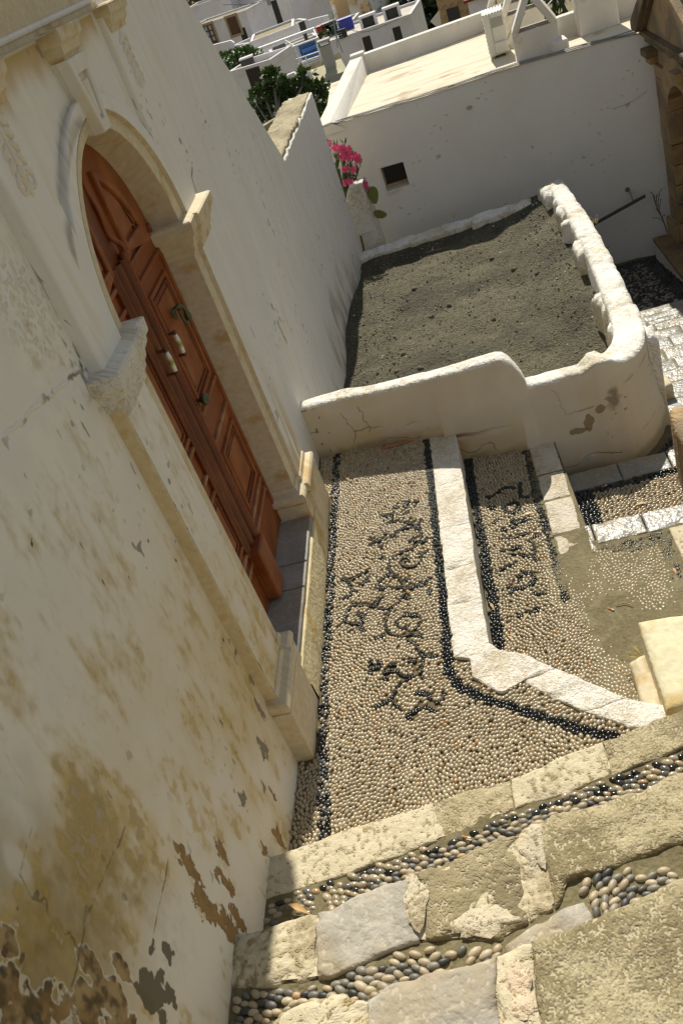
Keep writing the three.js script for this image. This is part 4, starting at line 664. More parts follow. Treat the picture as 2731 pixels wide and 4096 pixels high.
// foreground stair: kerb, pebble strip and rough stones, step by step
const stair = structure('foreground_steps');
{
  const cuts = [-0.05, 0.745, 1.09, 1.49, 1.86, 2.5], mats = [M.lime, M.roughPale, M.lime, M.roughPale, M.grey];
  for (let i = 0; i < 5; i++) part('step_stone', slab(cut(K1F, cuts[i] + 0.001, cuts[i + 1] - 0.001), cut(K1N, cuts[i] + 0.001, cuts[i + 1] - 0.001), 0.21 + (i === 1 ? -0.004 : 0), 0.35, { r: 0.009, rough: i === 1 || i === 3 ? 0.0055 : 0.0045, wob: 0.007, seed: 4, n: 40, m: 14 }), mats[i], stair);
  const strip = (F, N, xa, xb, y, seed, amt) => { const rows = []; for (let i = 0; i <= 40; i++) { const x = lerp(xa, xb, i / 40); const r = []; for (let j = 0; j <= 8; j++) { const z = lerp(polyAt(F, x) - 0.05, polyAt(N, x) + 0.06, j / 8); r.push(V(x, y + fbm3(x * 7, z * 7, seed) * amt, z)); } rows.push(r); } return part('mortar_bed', uvBy(gridGeo(rows), 'top'), M.silt, stair); };
  { const rows = []; for (const [F, N, y] of [[K1F, K1N, 0.196], [N2F, N2N, 0.428]]) { const R = []; for (let i = 0; i <= 60; i++) { const x = lerp(-0.06, 2.5, i / 60), r = []; for (let j = 0; j <= 8; j++) { const z = lerp(polyAt(F, x) + 0.02, polyAt(N, x) - 0.012, j / 8); r.push(V(x, y + fbm3(x * 12, z * 12, 4) * 0.02, z)); } R.push(r); } rows.push(uvBy(gridGeo(R), 'top')); } part('mortar_joint', merge(rows), M.lime, stair); }
  const s1 = strip(K1N, N2F, -0.06, 2.5, 0.200, 3, 0.02);
  layPebbles(s1, packPebbles((x, z) => x > 0.015 && x < 1.95 && z > polyAt(K1N, x) + 0.014 && z < polyAt(N2F, x) - 0.016 ? (x < 0.3 && noise2(x * 20, z * 20) > 0.72 ? null : 'm') : null, [0, 1.95, -2.6, -1.7], 0.0262, 0.15, 31), 0.202, [0.0222, 0.0118, 0.0136], 300, 41, 0.22);
  const n2 = [[-0.05, 0.325, M.lime, 0.010, 0.440], [0.323, 0.70, M.grey, 0.006, 0.446], [0.695, 1.10, M.rough, 0.010, 0.438], [1.095, 1.19, M.lime, 0.008, 0.438], [1.185, 1.98, M.roughPale, 0.008, 0.444], [1.98, 2.5, M.rough, 0.01, 0.45]];
  for (const [a, b, m, rg, y] of n2) part('step_stone', slab(cut(N2F, a, b), cut(N2N, a + (a < 0 ? 0 : 0.01), b), y, 0.45, { r: 0.014, rough: rg, wob: 0.018, seed: 12, n: 34, m: 18, f: 9 }), m, stair);
  const s2 = strip(N2N, [[-0.1, -1.15], [0.2, -1.24], ...N3F.slice(1)], -0.06, 2.2, 0.422, 6, 0.02);
  layPebbles(s2, packPebbles((x, z) => x > 0.03 && x < 1.75 && z > polyAt(N2N, x) + 0.02 && z < polyAt([[-0.1, -1.15], [0.2, -1.24], ...N3F.slice(1)], x) - 0.015 ? (x > 1.0 && x < 1.30 ? null : x > 1.3 && noise2(x * 9, z * 9) > 0.66 ? null : x > 0.6 && noise2(x * 12 + 5, z * 12) > 0.74 ? null : 'm') : null, [0, 1.8, -2.0, -1.1], 0.0270, 0.1, 32), 0.427, [0.0228, 0.0122, 0.0140], 300, 42, 0.14);
  part('step_stone', slab([[1.0, -1.625], [1.21, -1.735], [1.29, -1.75]], [[1.03, -1.46], [1.2, -1.5], [1.36, -1.56]], 0.44, 0.3, { r: 0.03, rough: 0.008, wob: 0.01, seed: 2.2 }), M.grey, stair);
  const n3 = [[0.20, 0.61, M.lime, 0.010, 0.675], [0.605, 1.01, M.grey, 0.007, 0.682], [1.005, 1.13, M.lime, 0.008, 0.678], [1.125, 2.3, M.roughPale, 0.008, 0.688]];
  for (const [a, b, m, rg, y] of n3) part('step_stone', slab(cut(N3F, a, b), [[a - 0.02, -0.95], [b - 0.02, -0.95]], y, 0.6, { r: 0.018, rough: rg, wob: 0.018, seed: 17, n: 34, m: 26, f: 8 }), m, stair);
  // old lime mortar smeared over joints and stone edges
  const smear = (cx, cz, rx, rz, y, seed, m) => { const rows = []; for (let i = 0; i <= 10; i++) { const r = []; for (let j = 0; j <= 28; j++) { const a = j / 28 * Math.PI * 2, k = i / 10 * (1 + 1.1 * fbm3(Math.cos(a) * 2.2 + seed, Math.sin(a) * 2.2, seed, 4)), x = cx + Math.cos(a) * rx * k, z = cz + Math.sin(a) * rz * k; r.push(V(x, y + 0.010 * (1 - (i / 10) ** 3) - 0.008 + fbm3(x * 22, z * 22, seed, 3) * 0.02, z)); } rows.push(r); } part('mortar_patch', uvBy(gridGeo(rows), 'top'), m, stair); };
  const oldLime = texMat(TL, 0.6, 0.012, 0.9, [0.80, 0.75, 0.64]);
  smear(0.705, -1.83, 0.045, 0.11, 0.452, 1, oldLime); smear(0.93, -1.71, 0.13, 0.055, 0.446, 2, oldLime); smear(1.16, -1.97, 0.05, 0.09, 0.448, 3, oldLime); smear(1.07, -1.36, 0.04, 0.09, 0.686, 5, texMat(TL, 0.5, 0.01, 0.9, [0.92, 0.78, 0.64]));
  
  part('step_stone', uvBy(box(-0.05, 2.6, -0.1, 0.39, -1.6, 0.5, 0.01), 'box'), M.rough, stair);
}
// sunken pavement beyond the kerb, half under silt
const siltY = (x, z) => {
  const n = fbm(x * 3.2 + 4, z * 3.2, 3) - 0.5, dc = z - polyAt(ACF, Math.max(1.06, x)); // negative beyond the kerb
  const c = smooth(1.50, 1.86, x + n * 0.3 + smooth(-4.6, -3.6, z) * 0.10) * smooth(0.16, 0.50, -dc * 0.75 + n * 0.2) * smooth(-4.75, -4.2, z + n * 0.2);
  const patch = smooth(0.46, 0.24, Math.hypot((x - 2.04) * 0.95, (z + 4.10) * 0.8) + n * 0.22);
  const thin = smooth(1.25, 1.6, x + n * 0.3) * smooth(0.0, 0.12, -dc);
  return -0.2065 + 0.0125 * thin + 0.0125 * c * (1 - 0.85 * patch) + 0.003 * n * c;
};
const sunk = structure('sunken_pavement');
{
  const rows = []; for (let i = 0; i <= 110; i++) { const row = []; for (let j = 0; j <= 60; j++) { const x = lerp(1.04, 2.75, j / 60), a = x < 1.73 ? wallZ(x) - 0.05 : -4.36, b = polyAt(ACF, Math.max(1.06, x)) + 0.08, z = lerp(a, b, i / 110); row.push(V(x, siltY(x, z) + (fbm3(x * 24, z * 24, 2) * 0.004 + Math.max(0, fbm3(x * 11, z * 11, 5)) * 0.012) * smooth(1.5, 1.7, x), z)); } rows.push(row); }
  const bed = part('silt_bed', uvBy(gridGeo(rows), 'top'), M.silt, sunk);
  const region = (x, z) => {
    if (x < 1.07 || x > 2.19 || z < wallZ(x) + 0.012 || z > polyAt(ACF, x) - 0.01) return null;
    if (z < -4.3) { if (x > 1.535) return null; } else if (x > 1.535 && x < 1.72 && z < -4.2) return null; else if (x > 1.72 && z < -4.3) return null;
    if (x > 1.76 && z > -3.33) return null;
    const w = (fbm(x * 6, z * 5, 2) - 0.5) * 0.02;
    if (z < -3.5 && x < 1.128 + w) return 'b'; if (z < -3.4 && z > -3.56 && x < 1.13) return 'b';
    if (z < wallZ(x) + 0.055) return 'b'; if (z < -3.9 && Math.abs(x - 1.513 + w) < 0.026) return 'b';
    if (x > 1.7 && (z < -4.3 + 0.12 - Math.max(0, 1.95 - x) * 0.5 || x > 2.10)) return 'b';
    if (siltY(x, z) > -0.1875) return null;
    return 'w';
  };
  layPebbles(bed, packPebbles(region, [1.06, 2.2, -5.8, -2.8], 0.0195, 1.1, 13, VINE2), -0.2005, [0.0148, 0.0115, 0.0104], 300, 23);
  const kerbGrey = texMat(TL2, 0.7, 0.012, 0.8, [0.90, 0.86, 0.78]);
  for (const [a, b] of [[-5.60, -5.18], [-5.172, -4.87], [-4.862, -4.50], [-4.492, -4.22]]) part('kerb_stone', slab([[1.54, a], [1.54, b]], [[1.722, a], [1.722, b]], -0.188 - (b > -4.3 ? 0.004 : 0), 0.35, { r: 0.014, rough: 0.003, wob: 0.003, seed: a, n: 16, m: 8, dip: (x, z) => -smooth(-4.34, -4.2, z) * 0.014 }), kerbGrey, sunk);
  // worn grey step edges going down to the right
  for (const [x0, x1, za, zb, y] of [[1.728, 1.775, -4.525, -4.27, -0.19], [1.78, 2.075, -4.515, -4.32, -0.183], [2.08, 2.7, -4.51, -4.315, -0.186]]) part('step_stone', slab([[x0, za], [x1, za]], [[x0, zb], [x1, zb]], y, 0.2, { r: 0.012, rough: 0.0035, wob: 0.002, seed: x0, n: 18, m: 10, f: 14 }), M.greyWorn, sunk);
  part('paving_slab', slab([[2.195, -4.308], [2.7, -4.308]], [[2.195, -3.7], [2.7, -3.7]], -0.178, 0.2, { r: 0.012, rough: 0.003, wob: 0.002, seed: 9 }), M.lime, sunk);
}
const down = structure('lower_steps');
{
  const bedAt = (xa, xb, za, zb, y, m = M.mortar) => { const rows = []; for (let i = 0; i <= 16; i++) { const z = lerp(za, zb, i / 16), r = []; for (let j = 0; j <= 16; j++) { const x = lerp(xa, xb, j / 16); r.push(V(x, y + fbm3(x * 6, z * 6, 7) * 0.006, z)); } rows.push(r); } return part('mortar_bed', uvBy(gridGeo(rows), 'top'), m, down); };
  const b1 = bedAt(1.70, 2.75, -5.15, -4.45, -0.366);
  layPebbles(b1, packPebbles((x, z) => x < 1.745 || x > 2.6 || z < -5.115 || z > -4.53 ? null : z < -5.05 || x < 1.86 + (fbm(x * 5, z * 5, 2) - 0.5) * 0.06 ? 'b' : 'w', [1.74, 2.6, -5.13, -4.5], 0.0225, 0.05, 14), -0.360, [0.0175, 0.011, 0.0105], 300, 24);
  for (const [x0, x1] of [[1.735, 2.09], [2.095, 2.42], [2.425, 2.9]]) part('step_stone', slab([[x0, -5.335], [x1, -5.33]], [[x0, -5.125], [x1, -5.125]], -0.352, 0.22, { r: 0.012, rough: 0.003, wob: 0.002, seed: x0 * 3 }), M.greyWorn, down);
  const b2 = bedAt(1.70, 3.0, -5.9, -5.28, -0.53);
  layPebbles(b2, packPebbles((x, z) => x < 1.75 || x > 2.75 || z < wallZ(x) + 0.015 || z > -5.35 ? null : z < wallZ(x) + 0.13 - (x - 1.75) * 0.06 ? 'b' : 'w', [1.74, 2.75, -5.95, -5.3], 0.0225, 0.05, 15), -0.524, [0.0175, 0.011, 0.0105], 160, 25);
  // the stepped street further down
  const st = [[-6.35, -0.62], [-6.75, -0.71], [-7.10, -0.80], [-7.43, -0.89], [-7.84, -0.99], [-8.21, -1.08], [-8.52, -1.15], [-8.77, -1.20], [-8.95, -1.245], [-9.17, -1.29], [-9.42, -1.34]];
  st.forEach(([z, y], i) => {
    const near = i ? st[i - 1][0] : z + 0.4, r = rngOf(90 + i); let x = 2.55;
    while (x < 4.1) { const L = 0.35 + r() * 0.4; part('step_stone', slab([[x + 0.006, z - 0.04], [x + L - 0.006, z - 0.04]], [[x + 0.006, Math.min(near - 0.13, z + 0.24)], [x + L - 0.006, Math.min(near - 0.13, z + 0.24)]], y, 0.2, { r: 0.012, rough: 0.0045, wob: 0.003, seed: i * 5 + x, n: 12, m: 8, f: 14 }), M.greyWorn, down); x += L; }
    const b = bedAt(2.55, 4.1, z - 0.06, near + 0.02, y - 0.012, M.mortarPale);
    layPebbles(b, packPebbles((X, Z) => X < 2.6 || X > 4.0 || Z < Math.min(near - 0.13, z + 0.24) + 0.012 || Z > near - 0.045 ? null : 'b', [2.6, 4.0, z - 0.05, near], 0.030, 0.0, 16 + i), y - 0.006, [0.024, 0.011, 0.014], 0, 26 + i);
  });
  const ld = []; for (let i = 0; i <= 20; i++) { const z = lerp(-9.40, -11.7, i / 20), r = []; for (let j = 0; j <= 10; j++) { const x = lerp(2.5, 4.1, j / 10); r.push(V(x, lerp(-1.36, -1.70, i / 20), z)); } ld.push(r); }
  const b3 = part('mortar_bed', uvBy(gridGeo(ld), 'top'), M.mortar, down);
  layPebbles(b3, packPebbles((x, z) => x < 2.7 || x > 3.76 || z > -9.5 || z < -11.55 ? null : x > 3.58 || z < -11.42 ? 'b' : 'd', [2.7, 3.8, -11.6, -9.5], 0.034, 0.2, 17), (x, z) => lerp(-1.355, -1.695, (z + 9.4) / -2.3), [0.028, 0.012, 0.017], 0, 27, 0.45);
}
// low whitewashed block at the right edge
{
  const b = thing('low_wall', 'broad yellowed whitewashed block at the right edge, beside the silted pavement', 'wall');
  part('block', slab([[1.812, -3.30], [2.9, -3.22]], [[1.80, -2.73], [2.9, -2.75]], 0.13, 0.4, { r: 0.03, rough: 0.004, wob: 0.005, seed: 5, n: 26, m: 16 }), texMat(TO, 1.2, 0.006, 0.9, [1.12, 1.2, 1.1]), b);
  part('ledge', slab([[1.735, -3.22], [1.83, -3.26]], [[1.72, -2.84], [1.83, -2.80]], -0.05, 0.25, { r: 0.04, rough: 0.006, wob: 0.01, seed: 6 }), M.cream, b);
}
{
  const b = thing('sandstone_block', 'brown weathered sandstone block at the right edge above the pebbled steps', 'stone block');
  part('block', slab([[2.43, -5.09], [3.0, -5.16]], [[2.40, -4.70], [3.0, -4.74]], 0.15, 0.75, { r: 0.05, rough: 0.008, wob: 0.012, seed: 7, n: 22, m: 14, f: 11 }), M.sand, b);
}
// ---------------------------------------------------------------- terrace with its wall
{
  const earth = structure('terrace_earth');
  const rimAt = (z) => lerp(0.12, -0.14, clamp((-6.5 - z) / 4.4));
  const mound = (x, z) => -0.455 + smooth(1.75, 2.5, x) * smooth(-6.3, -7.6, z) * Math.max(0, rimAt(z) - 0.20 + 0.455) * 0.8 + (fbm(x * 1.3 + 3, z * 1.3, 3) - 0.5) * 0.20 + fbm3(x * 9, z * 9, 3) * 0.022 + smooth(0.25, 0.0, x) * -0.03 + smooth(-10.7, -11.05, z) * 0.03;
  const rows = []; for (let i = 0; i <= 130; i++) { const r = []; for (let j = 0; j <= 80; j++) { const z = lerp(-11.3, -5.72, i / 130), x = lerp(-0.06, z > -6.3 ? 2.40 : polyAt([[6.3, 2.5], [7.3, 2.56], [8.8, 2.62], [11.4, 2.66]], -z), j / 80); r.push(V(x, mound(x, z), z)); } rows.push(r); }
  const soil = part('soil', uvBy(gridGeo(rows), 'top'), M.soil, earth);
  const rr = rngOf(51), im = new THREE.InstancedMesh(new THREE.IcosahedronGeometry(1, 0), new THREE.MeshStandardMaterial({ roughness: 0.95, flatShading: true }), 6000), m = new THREE.Matrix4(), q = new THREE.Quaternion(), e = new THREE.Euler(), c = new THREE.Color();
  for (let i = 0; i < 6000; i++) { const x = 0.06 + rr() * 2.5, z = -7 - rr() * 4.1, s = 0.003 + 0.011 * Math.pow(rr(), 6), edge = rr() < 0.25; const X = edge ? (rr() < 0.5 ? 2.15 + rr() * 0.4 : 0.05 + rr() * 0.5) : x; e.set(rr() * 6, rr() * 6, rr() * 6); m.compose(V(X, mound(X, z) + s * 0.4, z), q.setFromEuler(e), V(s * (0.8 + rr() * 0.8), s * 0.7, s)); im.setMatrixAt(i, m); const t = rr(), k = t < 0.45 ? 0.07 + rr() * 0.07 : t < 0.85 ? 0.16 + rr() * 0.12 : 0.38 + rr() * 0.2; im.setColorAt(i, c.setRGB(k, k * 0.93, k * 0.72)); }
  im.name = 'gravel'; im.userData.kind = 'stuff'; im.castShadow = im.receiveShadow = true; soil.add(im);
  for (const [x, z, s] of [[0.95, -8.9, 0.03], [1.15, -9.05, 0.026], [0.8, -9.75, 0.03], [1.9, -9.5, 0.034], [1.55, -8.35, 0.028], [1.72, -10.1, 0.03], [0.62, -8.15, 0.03], [0.55, -7.75, 0.026], [0.78, -7.7, 0.03], [2.1, -9.0, 0.03]]) { const g = new THREE.IcosahedronGeometry(s, 1), p = g.attributes.position; for (let i = 0; i < p.count; i++) { const k = 1 + fbm3(p.getX(i) * 60 + x * 9, p.getY(i) * 60, p.getZ(i) * 60) * 0.9; p.setXYZ(i, p.getX(i) * k, p.getY(i) * k * 0.7, p.getZ(i) * k); } g.computeVertexNormals(); g.translate(x, mound(x, z) + s * 0.3, z); part('clod', g, plain(0.12, 0.11, 0.08, 0.98), soil); }
  const tw = thing('terrace_wall', 'white plastered wall with scalloped top around the earth terrace', 'wall');
  const front = [[0.0, -5.86, 0.44, 0.14], [0.3, -5.83, 0.455, 0.15], [0.6, -5.77, 0.455, 0.15], [0.94, -5.70, 0.475, 0.15], [1.2, -5.62, 0.515, 0.15], [1.46, -5.575, 0.545, 0.15], [1.51, -5.572, 0.53, 0.155], [1.555, -5.57, 0.485, 0.16], [1.59, -5.57, 0.42, 0.16], [1.615, -5.57, 0.35, 0.165], [1.63, -5.57, 0.275, 0.17], [1.75, -5.57, 0.275, 0.17], [1.9, -5.57, 0.285, 0.16], [2.0, -5.57, 0.275, 0.16], [2.1, -5.575, 0.315, 0.2], [2.22, -5.605, 0.295, 0.24], [2.30, -5.65, 0.25, 0.25], [2.38, -5.73, 0.215, 0.25], [2.45, -5.84, 0.20, 0.25], [2.51, -5.98, 0.185, 0.24], [2.555, -6.16, 0.17, 0.23], [2.59, -6.4, 0.145, 0.22], [2.62, -6.70, 0.12, 0.22]];
  const fo = { side: -1, r: 0.035, rough: 0.0045, topRough: 0.004, seed: 2, step: 0.03, batter: 0.10 };
  part('front_wall', uvBy(wallStrip(front, -0.62, { ...fo, cols: [0, 10] }), 'z'), TWallMat, tw);
  part('coping', uvBy(wallStrip(front, -0.62, { ...fo, cols: [9, 99] }), 'top'), M.coping, tw);  // wall top split off; its whiter colour carries sun the face lacks
  const right = [[2.585, -6.50, 0.125, 0.20], [2.60, -6.72, 0.113, 0.20], [2.655, -7.30, 0.07, 0.21], [2.69, -8.0, 0.03, 0.20], [2.72, -8.8, 0.0, 0.20], [2.745, -9.5, -0.05, 0.20], [2.75, -10.2, -0.10, 0.20], [2.765, -10.95, -0.14, 0.20]];
  const so = { side: -1, r: 0.05, rough: 0.008, f: 5, topRough: 0.011, seed: 4, step: 0.03, yIn: -0.55, batter: 0.10 };
  part('side_wall', uvBy(wallStrip(right, -1.9, { ...so, cols: [0, 10] }), 'x'), M.white, tw);
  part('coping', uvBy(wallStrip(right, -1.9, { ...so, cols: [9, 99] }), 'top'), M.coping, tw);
  // broken whitewashed stones along the inside
  const rs = rngOf(61);
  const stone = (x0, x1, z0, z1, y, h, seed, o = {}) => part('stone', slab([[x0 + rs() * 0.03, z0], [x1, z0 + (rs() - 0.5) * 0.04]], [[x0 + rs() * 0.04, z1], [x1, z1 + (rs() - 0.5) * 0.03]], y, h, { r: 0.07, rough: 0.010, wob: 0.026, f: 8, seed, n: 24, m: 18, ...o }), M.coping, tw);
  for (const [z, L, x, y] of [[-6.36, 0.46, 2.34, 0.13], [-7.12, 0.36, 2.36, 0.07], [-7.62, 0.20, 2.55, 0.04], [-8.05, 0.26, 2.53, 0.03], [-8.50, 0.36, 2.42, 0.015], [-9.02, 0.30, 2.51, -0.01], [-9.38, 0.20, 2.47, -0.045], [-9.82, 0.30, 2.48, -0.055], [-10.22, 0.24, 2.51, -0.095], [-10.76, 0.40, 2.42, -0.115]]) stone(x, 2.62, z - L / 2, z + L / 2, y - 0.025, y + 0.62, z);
  for (const [x0, x1, z, y] of [[0.08, 0.50, -11.22, -0.385], [0.48, 0.86, -11.20, -0.37], [0.83, 1.26, -11.18, -0.365], [1.23, 1.64, -11.15, -0.35], [1.62, 2.05, -11.10, -0.325], [2.02, 2.36, -11.06, -0.32]]) stone(x0 - 0.015, x1 + 0.015, z - 0.12, z + 0.10, y, 0.5, x0 * 5, { r: 0.03, wob: 0.02 });
  part('back_wall', uvBy(wallStrip([[0.05, -11.42, -0.43, 0.2], [2.7, -11.16, -0.43, 0.2]], -2.2, { side: 1, rough: 0.006, seed: 9 }), 'z'), M.white, tw);
  const but = thing('wall_buttress', 'small sloping white buttress at the foot of the terrace wall corner', 'buttress');
  part('cap', slab([[2.60, -7.05], [2.735, -7.05]], [[2.585, -6.36], [2.755, -6.42]], -0.50, 0.14, { r: 0.03, rough: 0.004, wob: 0.006, seed: 3, n: 18 }), M.cream, but);
  part('body', uvBy(box(2.5, 2.725, -1.3, -0.6, -7.04, -6.55, 0.02), 'box'), M.white, but);
}

// ---------------------------------------------------------------- big white house below the terrace
{
  const h = thing('white_house', 'big white house with flat parapet roof and one small dark square window, below the terrace', 'house');
  const FR = [[0.02, -12.26], [0.79, -12.17], [1.44, -12.06], [2.62, -12.02], [3.07, -11.88], [3.5, -11.74], [3.98, -11.52], [4.6, -11.3]];
  const zf = (x) => polyAt(FR, x), X0 = 0.66, X1 = 0.965, Y0 = 0.0, Y1 = 0.31;
  const grid = (xa, xb, ya, yb, nx, ny) => { const rows = []; for (let j = 0; j <= ny; j++) { const y = lerp(ya, yb, j / ny), r = []; for (let i = 0; i <= nx; i++) { const x = lerp(xa, xb, i / nx); r.push(V(x, y, zf(x) + fbm3(x * 1.5, y * 1.5, 2) * 0.02 * Math.min(1, (1 - y) * 6))); } rows.push(r); } return gridGeo(rows); };
  const wallM = texMat(TP, 2.6, 0.012, 0.92);
  part('wall', uvBy(merge([grid(0.02, X0, -2.7, 1, 6, 24), grid(X1, 4.6, -2.7, 1, 36, 30), grid(X0, X1, Y1, 1, 3, 8), grid(X0, X1, -2.7, Y0, 3, 24)]), 'z'), wallM, h);
  part('window_reveal', uvBy(merge([box(X0 - 0.005, X1 + 0.005, Y0 - 0.03, Y0, -12.5, zf(0.8) + 0.012, 0), box(X0 - 0.03, X0, Y0, Y1, -12.5, zf(0.68) - 0.004, 0), box(X1, X1 + 0.03, Y0, Y1, -12.5, zf(0.96) - 0.004, 0), box(X0, X1, Y1, Y1 + 0.03, -12.5, zf(0.8) - 0.01, 0)]), 'box'), M.white, h);
  const win = part('window', merge([box(X0 + 0.01, X1 - 0.004, Y0 + 0.03, Y1, -12.42, -12.40, 0)]), plain(0.004, 0.004, 0.005, 0.4), h);
  part('sill', uvBy(box(X0 + 0.0, X1, Y0, Y0 + 0.03, -12.43, -12.36, 0.005), 'box'), M.oldRender, win);
  // roof surface, parapets, cables along the front edge
  const rr = []; for (let j = 0; j <= 10; j++) { const r = []; for (let i = 0; i <= 24; i++) { const x = lerp(0.10, 4.6, i / 24), zb = x < 3.12 ? -15.2 : -12.66, f = j / 10; r.push(V(x, 0.998 + (f === 0 ? 0 : 0.002) + fbm3(x * 2, f * 3, 1) * 0.01 * Math.min(1, j), lerp(zf(x) + 0.02, zb, f))); } rr.push(r); }
  part('roof', uvBy(gridGeo(rr), 'top'), M.roof, h);
  const quad = (a, b, c, d) => gridGeo([[V(...a), V(...b)], [V(...d), V(...c)]]);
  const lp = merge([quad([0.0, 1.02, -12.25], [0.20, 1.04, -12.22], [0.69, 1.25, -15.05], [0.50, 1.25, -15.05]), quad([0.20, 1.04, -12.22], [0.40, 0.99, -12.18], [0.72, 0.98, -15.05], [0.69, 1.25, -15.05]), quad([-0.02, -0.5, -12.27], [0.0, 1.02, -12.25], [0.50, 1.25, -15.05], [0.45, -0.5, -15.05]), quad([0.0, 0.9, -12.25], [0.40, 0.9, -12.19], [0.20, 1.04, -12.22], [0.0, 1.02, -12.25])]);
  part('side_parapet', uvBy(lp, 'box'), M.white, h);
  part('back_parapet', uvBy(merge([box(0.50, 3.1, 0.9, 1.25, -15.22, -15.04, 0.012), box(0.50, 0.72, 0.9, 1.29, -15.24, -15.03, 0.012)]), 'box'), M.white, h);
  part('back_parapet', uvBy(box(3.08, 4.6, 0.6, 1.255, -12.76, -12.60, 0.02), 'box'), M.white, h);
  part('back_wall', uvBy(merge([box(0.3, 3.1, -3, 0.97, -15.2, -15.1, 0), box(3.02, 3.1, -3, 0.97, -15.2, -12.7, 0), box(3.1, 4.6, -3, 0.97, -12.74, -12.66, 0)]), 'box'), M.white, h);
  const cab = []; for (let k = 0; k < 3; k++) { const p = []; for (let i = 0; i <= 26; i++) { const x = lerp(0.1, 4.15, i / 26); p.push([x, 1.012 + k * 0.007 + Math.sin(i * 1.7 + k * 2) * 0.003 + (x > 3.6 ? (x - 3.6) * 0.05 * (k - 1) : 0), zf(x) + 0.012 - k * 0.014 + Math.sin(i * 2.3 + k) * 0.004]); } cab.push(tube(p, 0.0065, 90, 5)); }
  part('roof_cable', merge(cab), plain(0.22, 0.22, 0.21, 0.6), h);
  // chimneys with leaning cap slabs
  const chim = (x, z, label, k = 1, hgt = 0.32) => {
    const c = thing('chimney', label, 'chimney'); c.position.set(x, 1.0, z); c.rotation.y = -0.12; const w = 0.27 * k, d = 0.17 * k;
    part('shaft', uvBy(merge([box(-w, w, -0.02, hgt, d - 0.035, d, 0.01), box(-w, w, -0.02, hgt, -d, -d + 0.035, 0.01), box(-w, -w + 0.04, -0.02, hgt, -d + 0.03, d - 0.03, 0.008), box(w - 0.04, w, -0.02, hgt, -d + 0.03, d - 0.03, 0.008)]), 'box'), M.white, c);
    part('flue', box(-w + 0.03, w - 0.03, 0, hgt - 0.06, -d + 0.03, d - 0.03, 0), plain(0.05, 0.03, 0.015, 0.95), c);
    for (const s of [-1, 1]) { const L = 0.52 * k, g = box(-0.04, 0.04, 0, L, -d, d, 0.014); g.rotateZ(s * 0.52); g.translate(s * (w - 0.03), hgt - 0.01, 0); part('cap_slab', uvBy(g, 'box'), M.white, c); }
    return c;
  };
  chim(2.90, -12.36, 'front white chimney with two leaning slabs, beside the rooftop air conditioner', 1.0, 0.30);
  chim(2.92, -13.55, 'middle white chimney, half hidden by the front chimney', 1.0, 0.34);
  chim(2.86, -14.75, 'rear white chimney cut by the top edge, behind the rooftop air conditioner', 1.0, 0.30);
  const st = thing('roof_hatch', 'small white masonry box at the foot of the front chimney', 'roof box'); part('body', uvBy(box(3.02, 3.22, 0.99, 1.11, -12.30, -12.0, 0.02), 'box'), M.white, st);
  const bl = thing('stair_tower', 'tall plain white block standing on the roof, cut by the top edge', 'roof block'); part('body', uvBy(box(3.42, 3.90, 0.99, 2.6, -12.62, -12.36, 0.025), 'box'), M.white, bl);
  // air conditioner
  const ac = thing('air_conditioner', 'cream air conditioner outdoor unit standing on the flat white roof', 'air conditioner'); ac.position.set(2.50, 1.0, -12.98); ac.rotation.y = -0.1;
  const acm = plain(0.66, 0.65, 0.56, 0.5), acd = plain(0.34, 0.34, 0.29, 0.6);
  part('casing', box(-0.125, 0.125, 0.035, 0.525, -0.19, 0.19, 0.015), acm, ac);
  part('lid', merge(Array.from({ length: 7 }, (_, i) => box(-0.13 + i * 0.0375, -0.13 + i * 0.0375 + 0.028, 0.526, 0.538, -0.195, 0.195, 0.004))), plain(0.74, 0.74, 0.68, 0.45), ac);
  part('cover', box(-0.04, 0.118, 0.06, 0.19, 0.19, 0.235, 0.012), acm, ac); part('cover_plate', box(-0.03, 0.11, 0.36, 0.47, 0.190, 0.198, 0.003), acd, ac); part('seam', box(-0.045, -0.038, 0.05, 0.51, 0.189, 0.194, 0), acd, ac);
  part('grille', merge(Array.from({ length: 9 }, (_, i) => box(-0.132, -0.126, 0.08 + i * 0.046, 0.1 + i * 0.046, -0.16, 0.16, 0))), acd, ac);
  for (const x of [-0.09, 0.09]) part('foot', box(x - 0.02, x + 0.02, 0, 0.036, -0.17, 0.17, 0.004), acd, ac);
  part('pipe', merge([tube([[0.11, 0.15, 0.16], [0.20, 0.28, 0.12], [0.28, 0.40, 0.02], [0.36, 0.38, -0.1]], 0.014, 24, 6), tube([[0.11, 0.12, 0.17], [0.19, 0.05, 0.2], [0.27, 0.1, 0.15], [0.24, 0.3, 0.1], [0.4, 0.36, -0.05]], 0.012, 24, 6)]), plain(0.5, 0.47, 0.36, 0.8), ac);
  // handrail on the wall
  const hr = thing('handrail', 'dark grey square steel handrail fixed to the white house wall', 'handrail');
  const A = V(3.74, -0.81, -11.42), B = V(3.02, -1.06, -11.60), dir = A.clone().sub(B), L = dir.length(), g = box(-L / 2, L / 2, -0.018, 0.018, -0.018, 0.018, 0.003); g.rotateZ(Math.atan2(dir.y, Math.hypot(dir.x, dir.z))); g.rotateY(-Math.atan2(dir.z, dir.x)); g.translate((A.x + B.x) / 2, (A.y + B.y) / 2, (A.z + B.z) / 2);
  part('rail', g, plain(0.09, 0.10, 0.095, 0.45, { metalness: 0.5 }), hr); part('bracket', tube([[3.59, -0.83, -11.46], [3.59, -0.79, -11.50], [3.595, -0.77, -11.72]], 0.010, 8), plain(0.2, 0.2, 0.2, 0.5), hr);
